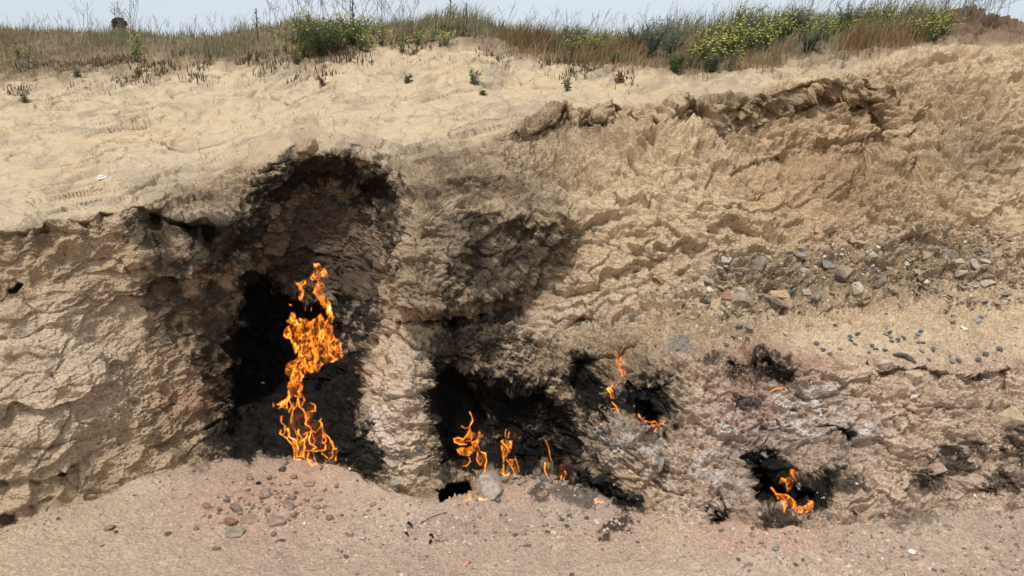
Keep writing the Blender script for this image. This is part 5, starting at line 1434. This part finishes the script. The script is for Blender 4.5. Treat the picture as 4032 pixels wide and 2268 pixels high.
for k, (px, py, hh, lab_) in enumerate([(1860,330,.20,'leafy green plant alone on the bare mound'), (1495+0,320,.001,''), (2235,355,.17,'leafy grey plant on the bare slope below the meadow'), (1600,325,.12,'low dark plant on the bare slope of the mound'),
        (95,400,.22,'green spiky plant at the left edge of the bare slope'), (1170,250,.13,'dark plant at the foot of the olive bush'), (1265,335,.12,'withered dark plant below the dark green bush'), (300,300,.12,'dark little weed on the left bare slope'),
        (2305,215,.13,'thistle like weed at the foot of the small flower patch'), (990,235,.12,'dark weed at the lower edge of the left grass'), (1905,370,.07,'tiny dark weed below the lone leafy plant'), (2440,325,.14,'reddish dry weed below the meadow'), (545,300,.13,'brown dry weed under the left grass')]):
    if hh < .01: continue
    hh *= .75
    c_ = (.24,.15,.10) if ('reddish' in lab_ or 'brown' in lab_ or 'withered' in lab_) else (.19,.195,.125)
    make_weed('small_plant', px, py, lab_, 'plant', None, 120+k, hh, hh*.45, 9, c_, YEL, 1 if k == 0 else 0, 7, (.05, 0), lsize=.05)
# spiny thistles against the sky
def thistle(px, py, h, lab_, seed, lean):
    rr = random.Random(seed); o = root_at('thistle', px, py, lab_, 'thistle'); st_, lf = MB(), MB()
    for k in range(rr.choice([1, 2])):
        dx = k*.05; top = Vector((dx+lean*h, 0, h*(1-.3*k)))
        st_.tube([(dx, 0, 0), (dx+lean*h*.3, 0, h*.5), top], .007, .004, (.075,.085,.06), 5)
        n = int(h/.018)
        for q in range(n):
            t = .25+.75*q/n; b = Vector((dx+lean*h*t*t, 0, h*(1-.3*k)*t)); a = rr.uniform(0, 6.28)
            lf.leaf(b, (math.cos(a), math.sin(a), .7), .06*(1.3-.6*t), .013, (.075,.09,.06), -.1)
    st_.build('stem', m_plant, o); tag(lf.build('leaves', m_plant, o), kind='stuff')
thistle(1012, 160, .30, 'dark spiny thistle at the left of the flowering bush, against the sky', 1, .0)
thistle(1390, 130, .40, 'tallest dark thistle standing right of the flowering bush', 2, .02)
thistle(1772, 92, .22, 'left one of two small thistles on top of the mound', 3, .05)
thistle(1834, 96, .20, 'right one of two small thistles on top of the mound', 4, .0)
# dry seed stalks
stalk = []
for k in range(9):
    rr = random.Random(300+k); mb = MB()
    for q in range(rr.choice([2, 3, 4])):
        h = rr.uniform(.28, .5); dx = rr.uniform(-.16, .16); b = Vector((rr.gauss(0, .02), rr.gauss(0, .03), 0))
        pts_ = [b, b+Vector((dx*.25, 0, h*.4)), b+Vector((dx*.8, 0, h*.75)), b+Vector((dx*(1.0 if rr.random() < .6 else 1.5), 0, h))]
        cc_ = (.26,.24,.20)
        mb.tube(pts_, .0024, .0016, cc_)
        mb.blob(pts_[-1], .0075, cc_, (1, 1, .8))
        for z in range(rr.choice([1, 2, 3])):
            t = rr.uniform(.45, .85); m = pts_[1]+(pts_[3]-pts_[1])*t; e = m+Vector((rr.uniform(-.08, .08), rr.gauss(0, .03), rr.uniform(.05, .13)))
            mb.tube([m, e], .0019, .0014, cc_); mb.blob(e, .006, cc_, (1, 1, .8))
    me_o = mb.build('seed_stalk', m_plant); stalk.append(me_o.data); bpy.data.objects.remove(me_o)
def put_stalk(px, dpy, s_, lean, lab_, grp):
    o = link('seed_stalk', stalk[r.randrange(9)]); p, n, d = surf(px, np.interp(px, COLS, crest)+dpy)
    o.location = p-UP*.01; o.rotation_euler = (0, lean, r.choice([0, math.pi])+r.uniform(-.4, .4)); o.scale = (s_, s_, s_); tag(o, lab_, 'weed stalk', grp)
    o.rotation_euler = Euler((0, 0, o.rotation_euler[2])).to_matrix().to_euler()
    m = Matrix.Rotation(lean, 4, 'Y') @ Matrix.Rotation(r.uniform(-.4, .4)+r.choice([0, math.pi]), 4, 'Z'); o.rotation_euler = m.to_euler()
for px in np.linspace(60, 960, 30): put_stalk(px+r.uniform(-12, 12), r.uniform(3, 16), r.uniform(.35, .65), r.uniform(-.25, .15), 'thin dry seed stalk on the left skyline', 'seed stalks of the left skyline')
for px in (470, 486, 500, 512, 520, 540, 330, 345): put_stalk(px, 4, r.uniform(.7, 1.0), r.uniform(-.3, .2), 'thin dry seed stalk around the person on the skyline', 'seed stalks around the person')
for px in np.linspace(1040, 1640, 32): put_stalk(px+r.uniform(-10, 10), r.uniform(3, 18), r.uniform(.5, .95), r.uniform(-.25, .2), 'tall knobbed seed stalk above the flowering bush', 'seed stalks above the flowering bush')
for px in np.linspace(2000, 3100, 40): put_stalk(px+r.uniform(-12, 12), r.uniform(3, 16), r.uniform(.4, .7), r.uniform(.1, .45), 'thin leaning seed stalk above the right meadow', 'seed stalks above the right meadow')
for px in np.linspace(3100, 3700, 34): put_stalk(px+r.uniform(-10, 10), r.uniform(2, 14), r.uniform(.5, .85), r.uniform(.2, .55), 'leaning seed stalk on the far right crest', 'seed stalks on the far right crest')
for px in np.linspace(3660, 3900, 20): put_stalk(px, r.uniform(1, 8), r.uniform(.6, .95), r.uniform(-.4, .7), 'bushy pale seed stalk on the brown earth mound at far right', 'seed stalks on the brown earth mound')

# ------------------------------------------------------------------ person behind the ridge
def skin_body(name, J, E, rad_, mat, parent, levels=1):
    me = bpy.data.meshes.new(name); me.from_pydata(J, E, [])
    o = link(name, me)
    o.modifiers.new('s', 'SKIN'); o.modifiers.new('u', 'SUBSURF').levels = levels
    for k, rr_ in enumerate(rad_):
        v = me.skin_vertices[0].data[k]; v.radius = (rr_, rr_*.85) if not isinstance(rr_, tuple) else rr_; v.use_root = (k == 0)
    dg = bpy.context.evaluated_depsgraph_get()
    me2 = bpy.data.meshes.new_from_object(o.evaluated_get(dg)); bpy.data.objects.remove(o)
    me2.name = name; me2.materials.clear(); me2.materials.append(mat); me2.polygons.foreach_set('use_smooth', np.ones(len(me2.polygons), bool))
    return link(name, me2, parent)
m_skin = solid('skin', (.50, .30, .21), .55, .08, 20, 0, .3)
m_hair = solid('dark hair', (.016, .014, .013), .7, .4, 60, .5, .1)
m_shirt = solid('pale shirt cloth', (.62, .59, .54), .85, .08, 30, .2)
m_jack = solid('brown jacket cloth', (.20, .135, .09), .85, .2, 30, .3)
m_trous = solid('grey trouser cloth', (.12, .12, .13), .85, .15, 30, .2)
YP = 11.0
hx, _, hz = unproj(486, 116, YP)          # middle of the head
pr = bpy.data.objects.new('person', None); col.objects.link(pr)
ff = np.argmin(np.abs(GX[:, 8]-hx)); ys = GY[ff]; gz = float(np.interp(-YP, -ys, GZ[ff]))
pr.location = (hx, YP, gz); tag(pr, 'person with dark hair bending behind the grassy skyline, one arm raised', 'person')
H0 = hz-gz
k_ = 1.0
J = [(0, .02, H0-.70), (0, 0, H0-.50), (0, -.03, H0-.30), (0, -.06, H0-.20), (0, -.09, H0-.10), (0, -.10, H0), (0, -.10, H0+.07),
     (.19, -.01, H0-.29), (.30, -.05, H0-.50), (.24, -.20, H0-.66), (-.19, -.01, H0-.29), (-.33, -.06, H0-.26), (-.22, -.16, H0-.04), (-.13, -.16, H0+.02),
     (.10, .03, H0-.85), (.11, .0, (H0-.85)*.5), (.12, .04, .04), (.12, -.12, .03), (-.10, .03, H0-.85), (-.11, .0, (H0-.85)*.5), (-.12, .04, .04), (-.12, -.12, .03)]
# arm raised on the picture's right side
J = [(-x if i_ in (10, 11, 12, 13) else x, y, z) for i_, (x, y, z) in enumerate(J)]
J = [(-x if i_ in (7, 8, 9) else x, y, z) for i_, (x, y, z) in enumerate(J)]
E = [(0,1),(1,2),(2,3),(3,4),(4,5),(5,6),(2,7),(7,8),(8,9),(2,10),(10,11),(11,12),(12,13),(0,14),(14,15),(15,16),(16,17),(0,18),(18,19),(19,20),(20,21)]
rad_ = [.14,.13,.13,.055,.07,.085,.06,.065,.045,.032,.065,.045,.035,.03,.09,.06,.04,.035,.09,.06,.04,.035]
body = skin_body('body', J, E, rad_, m_skin, pr, 2)
mb = MB(); mb.blob((0, -.20, H0-.02), .016, (1, 1, 1), (1, 1.2, 1.3)); mb.build('nose', m_skin, pr)
for sx in (-1, 1):
    mb = MB(); mb.blob((sx*.035, -.185, H0+.015), .011, (1, 1, 1)); mb.build('eye', m_hair, pr)
    mb = MB(); mb.blob((sx*.088, -.10, H0-.01), .022, (1, 1, 1), (.4, .8, 1.3)); mb.build('ear', m_skin, pr)
hb = bmesh.new(); bmesh.ops.create_icosphere(hb, subdivisions=3, radius=1)
for v in list(hb.verts):
    q = v.co.copy()
    f = 1+.12*math.sin(q.x*17+q.z*5)*math.cos(q.y*9)
    v.co = Vector((q.x*.105*f, q.y*.115*f-.095, q.z*.10*f+H0+.055))
bmesh.ops.delete(hb, geom=[v for v in hb.verts if v.co.z < H0-.005 and v.co.y < -.10], context='VERTS')
hm = bpy.data.meshes.new('hair'); hb.to_mesh(hm); hb.free(); hm.materials.append(m_hair); link('hair', hm, pr)
skin_body('shirt', [J[0], J[1], J[2], (0, -.04, H0-.24)], [(0,1),(1,2),(2,3)], [.155, .15, .15, .08], m_shirt, pr)
skin_body('jacket_sleeve', [J[2], J[10], J[11], (.225, -.155, H0-.06)], [(0,1),(1,2),(2,3)], [.10, .085, .062, .05], m_jack, pr)
skin_body('jacket_sleeve', [J[2], J[7], J[8], (-.25, -.18, H0-.64)], [(0,1),(1,2),(2,3)], [.10, .085, .06, .045], m_shirt, pr)
skin_body('trousers', [(0, .02, H0-.70), J[14], J[15], (.12, .03, .10), J[18], J[19], (-.12, .03, .10)], [(0,1),(1,2),(2,3),(0,4),(4,5),(5,6)], [.155, .105, .075, .06, .105, .075, .06], m_trous, pr)
